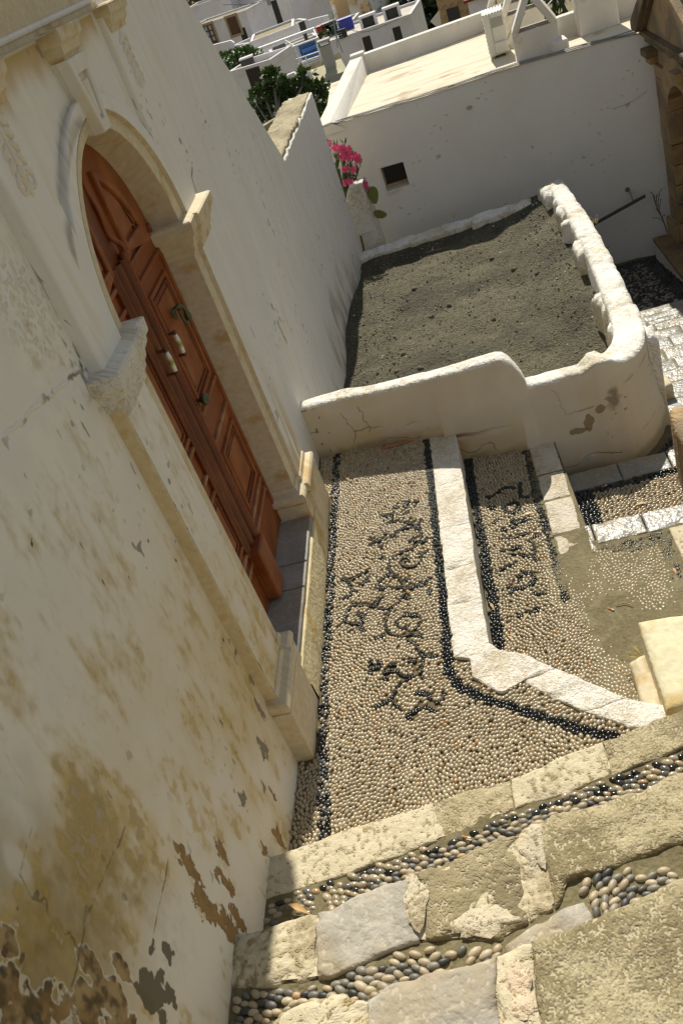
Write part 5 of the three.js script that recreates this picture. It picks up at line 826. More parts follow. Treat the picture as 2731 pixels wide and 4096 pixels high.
  const ros = new THREE.CylinderGeometry(0.03, 0.03, 0.012, 14); ros.rotateX(Math.PI / 2); ros.translate(3.59, -0.765, zf(3.59) + 0.012); part('wall_plate', ros, plain(0.16, 0.15, 0.13, 0.8), hr);
  const chip = new THREE.CircleGeometry(0.035, 6); chip.scale(1.2, 0.8, 1); chip.translate(1.93, 0.71, zf(1.93) + 0.014); part('plaster_patch', chip, plain(0.45, 0.38, 0.28, 0.95), h);
  part('wall_crack', merge([tube([[3.93, 0.36, -11.535], [3.82, 0.30, -11.58], [3.70, 0.26, -11.635], [3.55, 0.24, -11.70]].map(([x, y]) => [x, y, zf(x) + 0.003]), 0.004, 20, 4)]), plain(0.4, 0.37, 0.33, 0.95), h);
}
// ---------------------------------------------------------------- sandstone portal at the right edge
{
  const p = thing('stone_portal', 'brown sandstone arched doorway with pediment at the right edge', 'doorway');
  const X = 3.99; const r = rngOf(71);
  for (let i = 0; i < 9; i++) { const y0 = -1.32 + i * 0.235, y1 = y0 + 0.229; part('jamb_stone', uvBy(box(X - 0.012 * r(), X + 0.6, y0, Math.min(y1, 0.70), -11.28 - 0.02 * r(), -10.90, 0.012), 'box'), i % 3 === 1 ? texMat(TB, 0.9, 0.012, 0.92, [0.85, 0.84, 0.82]) : M.sand, p); }
  for (let i = 0; i < 8; i++) { const a0 = Math.PI - i * 0.33, a1 = a0 - 0.318, c = [-10.34, 0.06], s = new THREE.Shape(); const P = (a, R) => [-(c[0] - Math.cos(a) * -R) , c[1] + Math.sin(a) * R]; const q = [P(a0, 0.56), P((a0 + a1) / 2, 0.56), P(a1, 0.56), P(a1, 0.84), P((a0 + a1) / 2, 0.84), P(a0, 0.84)]; q.forEach((k, j) => j ? s.lineTo(k[0], k[1]) : s.moveTo(k[0], k[1])); part('arch_stone', uvBy(extrudeX(s, X - 0.01, X + 0.55, 0, 0.008), 'box'), M.sand, p); }
  part('wall', uvBy(merge([box(X + 0.05, X + 0.6, -2.2, 0.2, -11.6, -11.1, 0), box(X + 0.03, X + 0.6, 0.70, 0.98, -11.4, -8.8, 0)]), 'box'), M.sand, p);
  part('door', uvBy(box(X + 0.34, X + 0.40, -1.4, 0.75, -11.0, -9.8, 0), 'box'), plain(0.30, 0.075, 0.02, 0.6), p);
  for (const [z0, z1, y0, y1, d] of [[-11.42, -8.8, 0.92, 1.00, 0.05], [-11.46, -8.8, 1.0, 1.05, 0.09]]) part('cornice', uvBy(box(X - d, X + 0.5, y0, y1, z0, z1, 0.012), 'box'), M.sandDark, p);
  part('impost_block', uvBy(box(X - 0.10, X + 0.2, 0.78, 0.86, -11.46, -11.18, 0.012), 'box'), M.sandDark, p); part('impost_block', uvBy(box(X - 0.06, X + 0.2, 0.70, 0.78, -11.42, -11.22, 0.012), 'box'), M.sand, p);
  part('bracket', uvBy(box(X - 0.10, X + 0.2, 0.70, 0.82, -10.30, -10.05, 0.012), 'box'), M.sand, p);
  const ped = extrudeX(shapeOf([[11.50, 1.05], [11.52, 1.12], [10.55, 1.62], [9.2, 1.05]]), X - 0.02, X + 0.5, 0, 0.01); part('pediment', uvBy(ped, 'box'), M.sand, p);
  for (const [o, t, d] of [[0, 0.10, 0.13], [0.10, 0.04, 0.08]]) { const s = shapeOf([[11.60, 1.05 - o * 0.2], [11.60, 1.15 - o], [10.55, 1.76 - o], [10.55, 1.76 - o - t], [11.40, 1.05 - o * 0.2]]); part('raking_cornice', uvBy(extrudeX(s, X - d, X + 0.4, 0, 0.01), 'box'), M.sandDark, p); }
  part('roof_slope', uvBy(slab([[X + 0.05, -11.58], [X + 1.6, -11.58]], [[X + 0.05, -9.2], [X + 1.6, -9.2]], 1.18, 0.1, { r: 0.03, rough: 0.02, dip: (x, z) => 0.62 - Math.abs(z + 10.5) * 0.55, n: 30, m: 20 }), 'top'), M.rough, p);
  part('footing', uvBy(box(X - 0.05, X + 0.3, -1.36, -1.12, -11.38, -10.96, 0.02), 'box'), M.sand, p);
  const b = thing('stone_bench', 'low whitewashed bench with brown stone top in front of the portal', 'bench');
  part('body', uvBy(box(3.765, 4.2, -2.0, -1.385, -11.38, -9.3, 0.02), 'box'), M.white, b);
  for (const [za, zb] of [[-11.36, -10.72], [-10.71, -10.05], [-10.04, -9.3]]) part('top_slab', slab([[3.75, za], [4.2, za]], [[3.745, zb], [4.2, zb]], -1.345, 0.045, { r: 0.012, rough: 0.004, wob: 0.004, seed: za }), texMat(TB, 0.9, 0.01, 0.92, [0.62, 0.60, 0.6]), b);
  const c = solo('drain_pipe', merge([tube([[4.12, 1.55, -11.0], [4.12, 1.42, -10.55], [4.14, 1.30, -10.1], [4.15, 1.1, -9.7]], 0.022, 30, 8)]), plain(0.02, 0.02, 0.02, 0.5), 'black pipe running down the stone roof slope at the top right corner', 'pipe');
  { const m = plain(0.03, 0.018, 0.012, 0.6), t = thing('iron_frame', 'rusty iron rods above the stone roof slope at the top right corner', 'iron rods'); part('rod', tube([[4.25, 2.2, -10.9], [4.25, 1.42, -10.55], [4.25, 1.40, -10.0]], 0.012, 20, 6), m, t); part('rod', tube([[4.4, 2.2, -10.95], [4.4, 1.5, -10.6], [4.4, 1.46, -10.1]], 0.012, 20, 6), m, t); }
}
// ---------------------------------------------------------------- plants
function leafGeo(L, W, bend = 0.15) { const g = new THREE.BufferGeometry(); g.setAttribute('position', new THREE.Float32BufferAttribute([0, 0, 0, -W / 2, bend * L * 0.3, L * 0.45, 0, 0, L * 0.5, W / 2, bend * L * 0.3, L * 0.45, 0, -bend * L, L], 3)); g.setAttribute('uv', new THREE.Float32BufferAttribute([0.5, 0, 0, 0.5, 0.5, 0.5, 1, 0.5, 0.5, 1], 2)); g.setIndex([0, 2, 1, 0, 3, 2, 1, 2, 4, 2, 3, 4]); g.computeVertexNormals(); return g; }
const leafM = (r, g, b, t = 0.35) => new THREE.MeshPhysicalMaterial({ color: new THREE.Color().setRGB(r, g, b), roughness: 0.55, side: THREE.DoubleSide, transmission: t, thickness: 0 });
function posed(g, p, dir, roll, s = 1) { const q = new THREE.Quaternion().setFromUnitVectors(V(0, 0, 1), dir.clone().normalize()), q2 = new THREE.Quaternion().setFromAxisAngle(V(0, 0, 1), roll); return g.clone().applyMatrix4(new THREE.Matrix4().compose(p, q.multiply(q2), V(s, s, s))); }
function crown(spots, n, L, W, seed) { // spots [x, y, z, r]; leaves in loose whorls
  const r = rngOf(seed), out = [], g = leafGeo(L, W);
  for (let i = 0; i < n; i++) { const s = spots[Math.floor(r() * spots.length)], a = r() * 6.283, u = r() * 2 - 1, k = Math.cbrt(0.15 + 0.85 * r()) * s[3], q = Math.sqrt(1 - u * u), d = V(q * Math.cos(a), u * 0.9, q * Math.sin(a)); const c = V(s[0], s[1], s[2]).addScaledVector(d, k), m = 4 + Math.floor(r() * 4), out0 = d.clone().add(V(0, 0.5, 0)); for (let j = 0; j < m; j++) out.push(posed(g, c, out0.clone().add(V(r() - 0.5, r() - 0.6, r() - 0.5).multiplyScalar(2.2)), (r() - 0.5) * 1.5, 0.7 + r() * 0.6)); }
  return merge(out);
}
{
  const zc = -20, P = (x, y, z = zc) => { const p = at(700 + x * 0.6378, y * 0.6378, 2, z); return [p.x, p.y, p.z]; };
  const t = thing('fig_tree', 'dark green broad-leaved tree behind the courtyard wall', 'tree');
  const sp = [[620, 500, 0.32], [560, 590, 0.34], [510, 650, 0.36], [650, 560, 0.34], [600, 690, 0.4], [690, 600, 0.25], [820, 480, 0.26], [790, 540, 0.30], [850, 560, 0.30], [930, 560, 0.22], [900, 650, 0.28], [920, 720, 0.26], [740, 560, 0.22], [680, 700, 0.4], [520, 720, 0.3], [840, 640, 0.4], [600, 560, 0.22], [750, 650, 0.4], [595, 470, 0.12]].map(([x, y, r]) => [...P(x, y, zc - 0.6 + ((x * 7) % 10) * 0.12), r * 0.66]);
  part('crown', crown(sp, 380, 0.15, 0.08, 81), leafM(0.055, 0.105, 0.018, 0.3), t);
  const base = P(700, 900); part('trunk', merge([tube([[base[0], base[1] - 2.6, zc], [base[0], base[1] - 1, zc], base], 0.11, 12, 8), ...sp.slice(0, 12).map((s) => tube([base, [(base[0] + s[0]) / 2, (base[1] + s[1]) / 2 + 0.1, zc], s.slice(0, 3)], 0.025, 8, 5))]), plain(0.16, 0.13, 0.10, 0.95), t);
}
{
  const o = thing('oleander', 'oleander bush with bright pink flowers at the end of the courtyard wall', 'flowering bush');
  const r = rngOf(83), Z = -11.62, leaves = [], stems = [], g = leafGeo(0.11, 0.017, 0.1);
  const tips = [[0.17, 0.92], [0.24, 0.84], [0.32, 0.78], [0.36, 0.86], [0.30, 0.66], [0.38, 0.68], [0.42, 0.72], [0.28, 0.56], [0.36, 0.50], [0.46, 0.54], [0.25, 0.40], [0.34, 0.34], [0.42, 0.28], [0.20, 0.72], [0.18, 0.5]];
  for (const [x, y] of tips) { const e = V(x, y, Z + (r() - 0.5) * 0.25); stems.push(tube([[0.05, -0.5, Z], [x * 0.5, y * 0.4, Z], e], 0.006, 10, 5)); for (let k = 0; k < 26; k++) { const t = 0.45 + 0.45 * r(), p = V(lerp(0.08, x, t), lerp(-0.1, y, t), lerp(Z, e.z, t)); leaves.push(posed(g, p, V(r() - 0.5, 0.7 + r() * 0.6, r() - 0.5).multiplyScalar(1), (r() - 0.5) * 2, 0.7 + r() * 0.6)); } for (let k = 0; k < 6; k++) leaves.push(posed(g, e, V((r() - 0.5) * 1.4, 0.9, (r() - 0.5) * 1.4), r() * 3, 0.9)); }
  part('stems', merge(stems), plain(0.16, 0.17, 0.08, 0.9), o); part('leaves', merge(leaves), leafM(0.06, 0.12, 0.03, 0.3), o);
  const pet = new THREE.CircleGeometry(0.012, 6); pet.scale(1, 1.3, 1); pet.translate(0, 0.012, 0);
  const pink = new THREE.MeshPhysicalMaterial({ color: new THREE.Color().setRGB(0.80, 0.10, 0.27), roughness: 0.6, side: THREE.DoubleSide, transmission: 0.3, thickness: 0 });
  for (const [x, y] of [[0.17, 0.93], [0.25, 0.86], [0.31, 0.83], [0.29, 0.74], [0.35, 0.72], [0.42, 0.70], [0.46, 0.66], [0.28, 0.60], [0.37, 0.55], [0.25, 0.44], [0.30, 0.42], [0.45, 0.32], [0.38, 0.80], [0.42, 0.34]]) {
    const fl = [tube([[x - 0.03, y - 0.03, Z + 0.02], [x, y, Z + 0.03], [x + 0.03, y + 0.02, Z + 0.03]], 0.004, 6, 4)]; for (let k = 0; k < 13; k++) { const c = V(x + (r() - 0.5) * 0.07, y + (r() - 0.5) * 0.065, Z + 0.03 + (r() - 0.5) * 0.1), ax = V(r() - 0.5, r() * 0.8, 0.5 + r()).normalize(), q = new THREE.Quaternion().setFromUnitVectors(V(0, 0, 1), ax); for (let j = 0; j < 5; j++) fl.push(pet.clone().rotateX(-0.4).rotateZ(j * 1.257).applyQuaternion(q).translate(c.x, c.y, c.z)); }
    part('flower_cluster', merge(fl), pink, o);
  }
}
{
  const post = thing('gate_post', 'whitewashed masonry post beside the pink oleander', 'post');
  part('post', uvBy(wallStrip([[0.16, -11.72, 0.17, 0.22], [0.30, -11.70, 0.40, 0.22], [0.47, -11.68, 0.40, 0.22]], -2.0, { side: 1, r: 0.03, rough: 0.006, seed: 12, step: 0.03 }), 'z'), M.whiteBright, post);
  part('post', uvBy(merge([box(0.14, 0.475, -2.0, 0.36, -11.90, -11.69, 0.02)]), 'box'), M.white, post);
  const sp = thing('rain_spout', 'whitewashed half-pipe rain spout between terrace wall and post', 'spout');
  const pr = []; for (let j = 0; j <= 6; j++) { const x = lerp(0.17, 0.43, j / 6), row = []; for (let i = 0; i <= 14; i++) { const a = Math.PI * (1 + i / 14) - 0.25; row.push(V(x, -0.185 + Math.sin(a) * 0.055 + 0.0, -11.50 + Math.cos(a) * 0.055)); } for (let i = 14; i >= 0; i--) { const a = Math.PI * (1 + i / 14) - 0.25; row.push(V(x, -0.185 + Math.sin(a) * 0.043, -11.50 + Math.cos(a) * 0.043)); } pr.push(row); }
  part('trough', gridGeo(pr), plain(0.68, 0.66, 0.6, 0.7), sp); part('stay', tube([[0.22, -0.24, -11.48], [0.215, -0.36, -11.46], [0.20, -0.46, -11.44]], 0.012, 8), plain(0.12, 0.08, 0.04, 0.8), sp);
  const pad = (n, label, pts, z, g) => { const s = new THREE.Shape(); const c = new THREE.CatmullRomCurve3(pts.map(([x, y]) => V(x, y, 0)), true).getPoints(30); c.forEach((p, i) => i ? s.lineTo(p.x, p.y) : s.moveTo(p.x, p.y)); const e = new THREE.ExtrudeGeometry(s, { depth: 0.012, bevelEnabled: true, bevelSize: 0.008, bevelThickness: 0.008, bevelSegments: 3 }); e.translate(0, 0, z); return solo(n, e, g, label, 'cactus'); };
  pad('cactus_pad', 'upright green cactus pad leaning out behind the white post', [[0.46, 0.20], [0.50, 0.255], [0.55, 0.25], [0.575, 0.20], [0.56, 0.12], [0.515, 0.05], [0.48, 0.08], [0.465, 0.14]], -11.66, plain(0.16, 0.19, 0.035, 0.6));
  pad('cactus_pad', 'lower olive-brown cactus pad pointing right behind the white post', [[0.46, -0.06], [0.50, -0.045], [0.56, -0.075], [0.60, -0.125], [0.57, -0.15], [0.51, -0.145], [0.47, -0.11]], -11.66, plain(0.17, 0.15, 0.03, 0.6));
  const r = rngOf(87), w = [], b = V(3.93, -1.33, -11.36); const stem = [b, V(3.90, -1.15, -11.38), V(3.86, -1.02, -11.40), V(3.83, -0.82, -11.42)]; w.push(tube(stem, 0.006, 14, 4)); for (let k = 0; k < 10; k++) { const t = 0.3 + k * 0.07, p = V(lerp(3.93, 3.84, t), lerp(-1.33, -0.84, t), lerp(-11.36, -11.42, t)), e = p.clone().add(V((r() - 0.55) * 0.22, 0.04 + r() * 0.12, 0.02)); w.push(tube([p, p.clone().lerp(e, 0.5).add(V(0, 0.02, 0)), e], 0.0035, 6, 4)); const s = new THREE.IcosahedronGeometry(0.009, 0); s.translate(e.x, e.y, e.z); w.push(s); const lf = leafGeo(0.05, 0.02); w.push(posed(lf, p, V(r() - 0.5, 0.2, 0.3), 0, 1)); }
  solo('dry_weed', merge(w.map((g) => { g.deleteAttribute('uv'); return g; })), plain(0.12, 0.085, 0.045, 0.95), 'dry brown weed growing at the foot of the stone portal', 'weed');
}
// dark garden behind the house roof
{
  const t = thing('palm_thicket', 'dark green palm leaves behind the rooftop chimneys', 'palm');
  const r = rngOf(88), L = [], g = leafGeo(0.42, 0.07, 0.25); for (let i = 0; i < 420; i++) { const x = 3.05 + r() * 1.9, z = -15.2 - r() * 1.2, y = -0.4 + r() * 1.6 * (1 - 0.1 * r()); L.push(posed(g, V(x, y, z), V(r() - 0.5, r() * 0.9 - 0.1, r() * 0.8 - 0.1), (r() - 0.5), 0.6 + r() * 0.9)); }
  part('crown', merge(L), leafM(0.022, 0.045, 0.012, 0.2), t); part('trunk', tube([[3.9, -3, -15.8], [3.92, -0.2, -15.8]], 0.12, 8, 8), plain(0.10, 0.08, 0.06, 0.95), t);
}
// ---------------------------------------------------------------- small litter
{
  const lf = (name, label, x, z, y, ang, L, c, grp) => { const g = leafGeo(L, L * 0.26, 0.22); g.rotateY(ang); g.translate(x, y, z); return solo(name, g, plain(...c, 0.8), label, name.replace('_', ' ')); };
  const on = (px, py, y) => { const p = at(px, py, 1, y); return [p.x, p.z]; };
  const items = [
    [1383, 1823, 0.016, 0.2, 0.075, [0.50, 0.30, 0.10], 'ochre dry leaf nearest the wall in the shaded top corner of the upper mosaic'], [1390, 1852, 0.016, 1.4, 0.06, [0.52, 0.33, 0.12], 'ochre dry leaf pair lying crosswise in the shaded top corner of the upper mosaic'], [1380, 1905, 0.016, 0.5, 0.08, [0.46, 0.32, 0.15], 'tan dry leaf on the shadow line of the upper mosaic'], [1510, 1790, 0.016, 2.0, 0.12, [0.48, 0.26, 0.10], 'long brown dry leaf along the black border below the terrace wall'],
    [2086, 2062, -0.185, 1.75, 0.10, [0.60, 0.50, 0.30], 'pale curled leaf at the shadow edge of the sunken mosaic'], [2090, 1920, -0.185, 1.6, 0.05, [0.45, 0.24, 0.10], 'small brown leaf in the shade of the sunken mosaic'],
    [1958, 2410, -0.185, 0.3, 0.07, [0.52, 0.36, 0.19], 'brown leaf against the kerb on the sunken black border'], [2022, 2532, -0.185, 0.5, 0.085, [0.58, 0.46, 0.27], 'straw-coloured leaf on pebbles near the lower end of the sunken border'], [2192, 2405, -0.185, 0.7, 0.07, [0.42, 0.36, 0.22], 'grey-green leaf where pebbles vanish under silt'], [2113, 2450, -0.185, -0.7, 0.07, [0.50, 0.38, 0.20], 'buff leaf among the dark vine pebbles of the sunken mosaic'],
    [2688, 2268, -0.185, 0.1, 0.065, [0.60, 0.36, 0.22], 'pinkish leaf on silted pebbles at the right edge'], [2535, 2022, -0.345, 1.7, 0.11, [0.56, 0.44, 0.24], 'pale leaf on the sunlit pebble step'], [2375, 1862, -0.50, 0.0, 0.09, [0.48, 0.25, 0.08], 'orange leaf upright against the terrace wall foot'], [2550, 1772, -0.50, -0.8, 0.11, [0.40, 0.21, 0.07], 'rust leaf at the terrace wall corner'], [2540, 1815, -0.50, -0.9, 0.09, [0.45, 0.24, 0.08], 'brown leaf on the dark pebbles by the terrace wall corner'],
    [1150, 3615, 0.235, 1.1, 0.11, [0.55, 0.34, 0.14], 'curled tan leaf on the foreground pebble strip by the wall'],
  ];
  for (const [px, py, y, a, L, c, label] of items) { const [x, z] = on(px, py, y); lf('dry_leaf', label, x, z, y, a, L, c); }
  const butt = (px, py, y, a, label) => { const [x, z] = on(px, py, y); const o = thing('cigarette_butt', label, 'cigarette butt'); o.position.set(x, y, z); o.rotation.y = a; const f = new THREE.CylinderGeometry(0.0042, 0.0042, 0.024, 8); f.rotateZ(Math.PI / 2); part('filter', f, plain(0.62, 0.24, 0.06, 0.85), o); const w = new THREE.CylinderGeometry(0.0042, 0.0042, 0.014, 8); w.rotateZ(Math.PI / 2); w.translate(0.019, 0, 0); part('paper', w, plain(0.75, 0.73, 0.68, 0.85), o); };
  butt(2437, 2435, -0.18, -0.7, 'orange cigarette butt on the bare silt'); butt(2035, 2540, -0.183, -0.5, 'orange cigarette butt between leaves on the sunken border'); butt(2412, 1945, -0.345, 0.2, 'orange cigarette butt in the shade of the pebble step'); butt(1858, 3348, 0.222, -0.4, 'red-orange cigarette butt on the foreground pebble strip');
  { const a = on(1522, 1797, 0.014), b = on(1662, 1755, 0.014); solo('twig', tube([[a[0], 0.014, a[1]], [(a[0] + b[0]) / 2, 0.02, (a[1] + b[1]) / 2 + 0.01], [b[0], 0.014, b[1]]], 0.006, 16, 5), plain(0.52, 0.17, 0.04, 0.8), 'long orange-brown twig in the shaded end of the upper mosaic', 'twig'); }
  { const p = [[2288, 1078], [2309, 1069], [2342, 1083]].map(([x, y]) => { const q = on(x, y, -0.42); return [q[0], -0.42, q[1]]; }); solo('drinking_straw', merge([tube([p[0], p[0].map((v, i) => (v + p[1][i]) / 2), p[1]], 0.005, 8, 6), tube([p[1], p[1].map((v, i) => (v + p[2][i]) / 2), p[2]], 0.005, 8, 6)]), plain(0.06, 0.42, 0.14, 0.5), 'bent bright green plastic straw on the terrace earth', 'straw'); }
  { const [x, z] = on(2307, 1408, -0.43); const g = new THREE.SphereGeometry(1, 14, 9); g.scale(0.038, 0.016, 0.02); const p = g.attributes.position; for (let i = 0; i < p.count; i++) p.setY(i, p.getY(i) + fbm3(p.getX(i) * 50, 1, p.getZ(i) * 50) * 0.02); g.computeVertexNormals(); g.rotateY(0.5); g.translate(x, -0.425, z); solo('white_stone', g, plain(0.78, 0.78, 0.76, 0.6), 'single bright white stone on the terrace earth behind the wall', 'stone'); }
  const tw = [[[1700, 1012], [1735, 1002], [1768, 995], 0.0045, 'short thin twig on the far side of the terrace earth'], [[1585, 1172], [1610, 1178], [1635, 1182], 0.0035, 'small twig in the middle left of the terrace earth'], [[2195, 992], [2240, 1000], [2285, 1012], 0.005, 'brown stick by the broken stones of the terrace'], [[2208, 1040], [2250, 1030], [2290, 1020], 0.006, 'pale grey stick beside the broken terrace stones']];
  for (const [a, b, c, rad, label] of tw) { const q = [a, b, c].map(([x, y]) => { const k = on(x, y, -0.425); return [k[0], -0.425, k[1]]; }); solo('twig', tube(q, rad, 10, 5), label.startsWith('pale') ? plain(0.5, 0.48, 0.42, 0.8) : plain(0.10, 0.07, 0.045, 0.9), label, 'twig'); }
  // dry straw
  const r = rngOf(91), tuft = (px, py, y, n, L, label) => { const [x, z] = on(px, py, y), g = []; for (let i = 0; i < n; i++) { const a = r() * 6.28, l = L * (0.5 + r() * 0.6), e = V(Math.cos(a) * l * 0.7, l * (0.3 + r() * 0.5), Math.sin(a) * l * 0.7); g.push(tube([[x, y, z], [x + e.x * 0.5, y + e.y * 0.7, z + e.z * 0.5], [x + e.x, y + e.y, z + e.z]], 0.0022, 6, 4)); } solo('dry_grass', merge(g), plain(0.56, 0.43, 0.18, 0.85), label, 'dry grass'); };
  tuft(2575, 2640, -0.17, 16, 0.16, 'straw-yellow grass tuft beside the low white block'); tuft(2385, 895, -0.40, 9, 0.12, 'dry grass among the broken stones at the far terrace corner'); tuft(2270, 1000, -0.42, 12, 0.10, 'dry grass below the broken terrace stones'); tuft(1815, 870, -0.34, 7, 0.16, 'thin dry grass on the far terrace wall'); tuft(2440, 1330, -0.42, 8, 0.10, 'dry grass inside the near terrace corner');
  const lines = [[[2520, 2690], [2550, 2735], [2568, 2742], -0.17, 'thin straw crossing the silt near the white block'], [[2495, 2705], [2530, 2690], [2558, 2670], -0.17, 'reddish stalk lying on the silt near the white block'], [[2460, 2420], [2495, 2412], [2530, 2422], -0.175, 'dark curved stalk on the silt']];
  for (const [a, b, c, y, label] of lines) { const q = [a, b, c].map(([x, yy]) => { const k = on(x, yy, y); return [k[0], y, k[1]]; }); solo('stalk', tube(q, 0.003, 10, 5), plain(0.36, 0.25, 0.11, 0.85), label, 'stalk'); }
}

// ---------------------------------------------------------------- the town far below
{
  const T1 = (x, y) => [700 + x * 0.6378, y * 0.6378], T2 = (x, y) => [1700 + x * 0.6575, y * 0.6575];
  const darkM = plain(0.012, 0.011, 0.010, 0.4), woodM = plain(0.09, 0.035, 0.018, 0.6), blueM = plain(0.04, 0.11, 0.27, 0.6), trimM = plain(0.36, 0.27, 0.16, 0.9), steelM = plain(0.75, 0.75, 0.74, 0.5);
  const roofGrey = texMat(TM, 4, 0.02, 0.95, [1.15, 1.12, 1.1]), townWhite = texMat(TW, 7, 0.03, 0.92, [0.97, 1.0, 1.13]);  // blue tint on the town white paints in the coolness of shade
  // front top edge through two points of view, the left one at depth zL; local x along the front, y up, z out of the front
  function house(label, a, b, zL, h, depth, m, o = {}) {
    const A = at(...a, 2, zL), B0 = at(...b, 1, A.y), B = Math.abs(B0.z - zL) < 22 ? B0 : at(...b, 2, zL); B.y = A.y;
    const d = B.clone().sub(A), L = d.length(), g = thing('town_house', label, 'house', o.group); g.position.copy(A); g.rotation.y = -Math.atan2(d.z, d.x);
    const pz = o.parapet ?? 0.28, th = 0.3;
    part('wall', uvBy(merge([box(0, L, -h, -pz, -depth, 0, 0.03)]), 'box'), m, g);
    const roof = part('roof', uvBy(box(th, L - th, -pz - 0.02, -pz + 0.03, -depth + th, -th, 0), 'box'), o.roof ?? roofGrey, g);
    if (pz > 0) for (const [x0, x1, z0, z1] of [[0, L, -th, 0], [0, L, -depth, -depth + th], [0, th, -depth + th, -th], [L - th, L, -depth + th, -th]]) part('parapet', uvBy(box(x0, x1, -pz, 0, z0, z1, 0.03), 'box'), o.rim ?? m, roof);
    g.updateMatrixWorld(true); const inv = g.matrixWorld.clone().invert();
    const local = (p) => { const o0 = CAM.clone().applyMatrix4(inv), q = at(...p, 2, -50).applyMatrix4(inv), t = o0.z / (o0.z - q.z); return o0.lerp(q, t); };
    for (const w of o.win ?? []) {
      const c = local(w.p), W = w.w, H = w.h, f = part(w.n ?? 'window', w.trim ? merge([box(c.x - W / 2 - 0.25, c.x + W / 2 + 0.25, c.y + H / 2, c.y + H / 2 + 0.25, 0.0, 0.05, 0), box(c.x - W / 2 - 0.25, c.x - W / 2, c.y - H / 2, c.y + H / 2, 0, 0.05, 0), box(c.x + W / 2, c.x + W / 2 + 0.25, c.y - H / 2, c.y + H / 2, 0, 0.05, 0), ...(w.n === 'door' ? [] : [box(c.x - W / 2 - 0.25, c.x + W / 2 + 0.25, c.y - H / 2 - 0.25, c.y - H / 2, 0, 0.06, 0)])]) : box(c.x - W / 2 - 0.06, c.x + W / 2 + 0.06, c.y - H / 2 - 0.08, c.y - H / 2, 0, 0.1, 0), w.trim ? trimM : m, g);
      part(w.n === 'door' ? 'door_panel' : 'pane', box(c.x - W / 2, c.x + W / 2, c.y - H / 2, c.y + H / 2, -0.2, 0.02, 0), w.m ?? darkM, f);
      if (w.glass) for (const i of [-1, 1]) for (let k = 0; k < 3; k++) part('glazing', box(c.x + i * W * 0.22 - W * 0.12, c.x + i * W * 0.22 + W * 0.12, c.y + H * 0.38 - k * H * 0.22 - H * 0.08, c.y + H * 0.38 - k * H * 0.22 + H * 0.08, 0.02, 0.04, 0), plain(0.35, 0.38, 0.42, 0.3), f);
    }
    g.userData.L = undefined; delete g.userData.L;
    return { g, L, local };
  }
  const W = (x, y, w, h, e = {}) => ({ p: T1(x, y), w, h, ...e });
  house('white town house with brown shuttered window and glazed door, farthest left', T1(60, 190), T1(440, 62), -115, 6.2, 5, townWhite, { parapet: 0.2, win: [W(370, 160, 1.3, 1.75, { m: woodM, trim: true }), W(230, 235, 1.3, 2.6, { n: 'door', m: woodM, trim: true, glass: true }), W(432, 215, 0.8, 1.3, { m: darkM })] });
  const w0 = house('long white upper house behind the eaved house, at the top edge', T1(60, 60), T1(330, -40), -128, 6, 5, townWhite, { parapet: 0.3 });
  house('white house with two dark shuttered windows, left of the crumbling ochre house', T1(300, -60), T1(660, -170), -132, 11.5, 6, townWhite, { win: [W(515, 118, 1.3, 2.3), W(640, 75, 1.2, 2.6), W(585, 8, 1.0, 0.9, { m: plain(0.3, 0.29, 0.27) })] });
  house('crumbling ochre house with dark doorways and peeling render', T1(640, -90), T1(930, -180), -138, 12.5, 7, M.oldRender, { win: [W(775, 135, 1.7, 3.2, { n: 'door', m: woodM }), W(872, 95, 2.4, 2.6, { m: darkM }), W(812, 120, 0.9, 2.6, { m: plain(0.5, 0.47, 0.42) })] });
  house('peeling cream tower house with one tall tan shutter', T1(905, -120), T1(1150, -200), -130, 13.5, 6, texMat(TOld, 9, 0.03, 0.95, [1.25, 1.35, 1.6]), { win: [W(1045, 40, 1.9, 3.2, { m: plain(0.50, 0.36, 0.20), trim: false })] });
  house('grey stone house with two dark arched openings, at the top edge', T1(1150, -130), T1(1480, -240), -142, 12, 6, M.sandDark, { win: [W(1275, 30, 2.9, 3.4, {}), W(1362, 5, 2.6, 2.6, { m: plain(0.05, 0.03, 0.02) })] });
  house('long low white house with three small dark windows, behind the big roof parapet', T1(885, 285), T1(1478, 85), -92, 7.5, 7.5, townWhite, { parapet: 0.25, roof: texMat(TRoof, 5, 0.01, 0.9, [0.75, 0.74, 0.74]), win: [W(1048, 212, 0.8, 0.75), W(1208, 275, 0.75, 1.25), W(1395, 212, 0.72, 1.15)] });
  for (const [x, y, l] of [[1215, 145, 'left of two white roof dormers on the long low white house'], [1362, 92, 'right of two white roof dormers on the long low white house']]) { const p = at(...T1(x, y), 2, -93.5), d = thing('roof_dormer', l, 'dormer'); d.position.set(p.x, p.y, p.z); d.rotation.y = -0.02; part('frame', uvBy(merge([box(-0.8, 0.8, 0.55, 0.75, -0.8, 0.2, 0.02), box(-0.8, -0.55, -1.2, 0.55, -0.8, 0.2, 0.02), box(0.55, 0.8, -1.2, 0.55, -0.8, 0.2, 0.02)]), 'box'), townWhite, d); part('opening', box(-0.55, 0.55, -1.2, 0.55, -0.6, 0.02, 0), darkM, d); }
  house('white cube house with dark doorway, nearest house left of centre', T1(330, 452), T1(596, 372), -82, 5.5, 4.2, townWhite, { parapet: 0.55, roof: texMat(TW, 4, 0.01, 0.9), win: [W(530, 560, 1.35, 3.4, { n: 'door' })] });
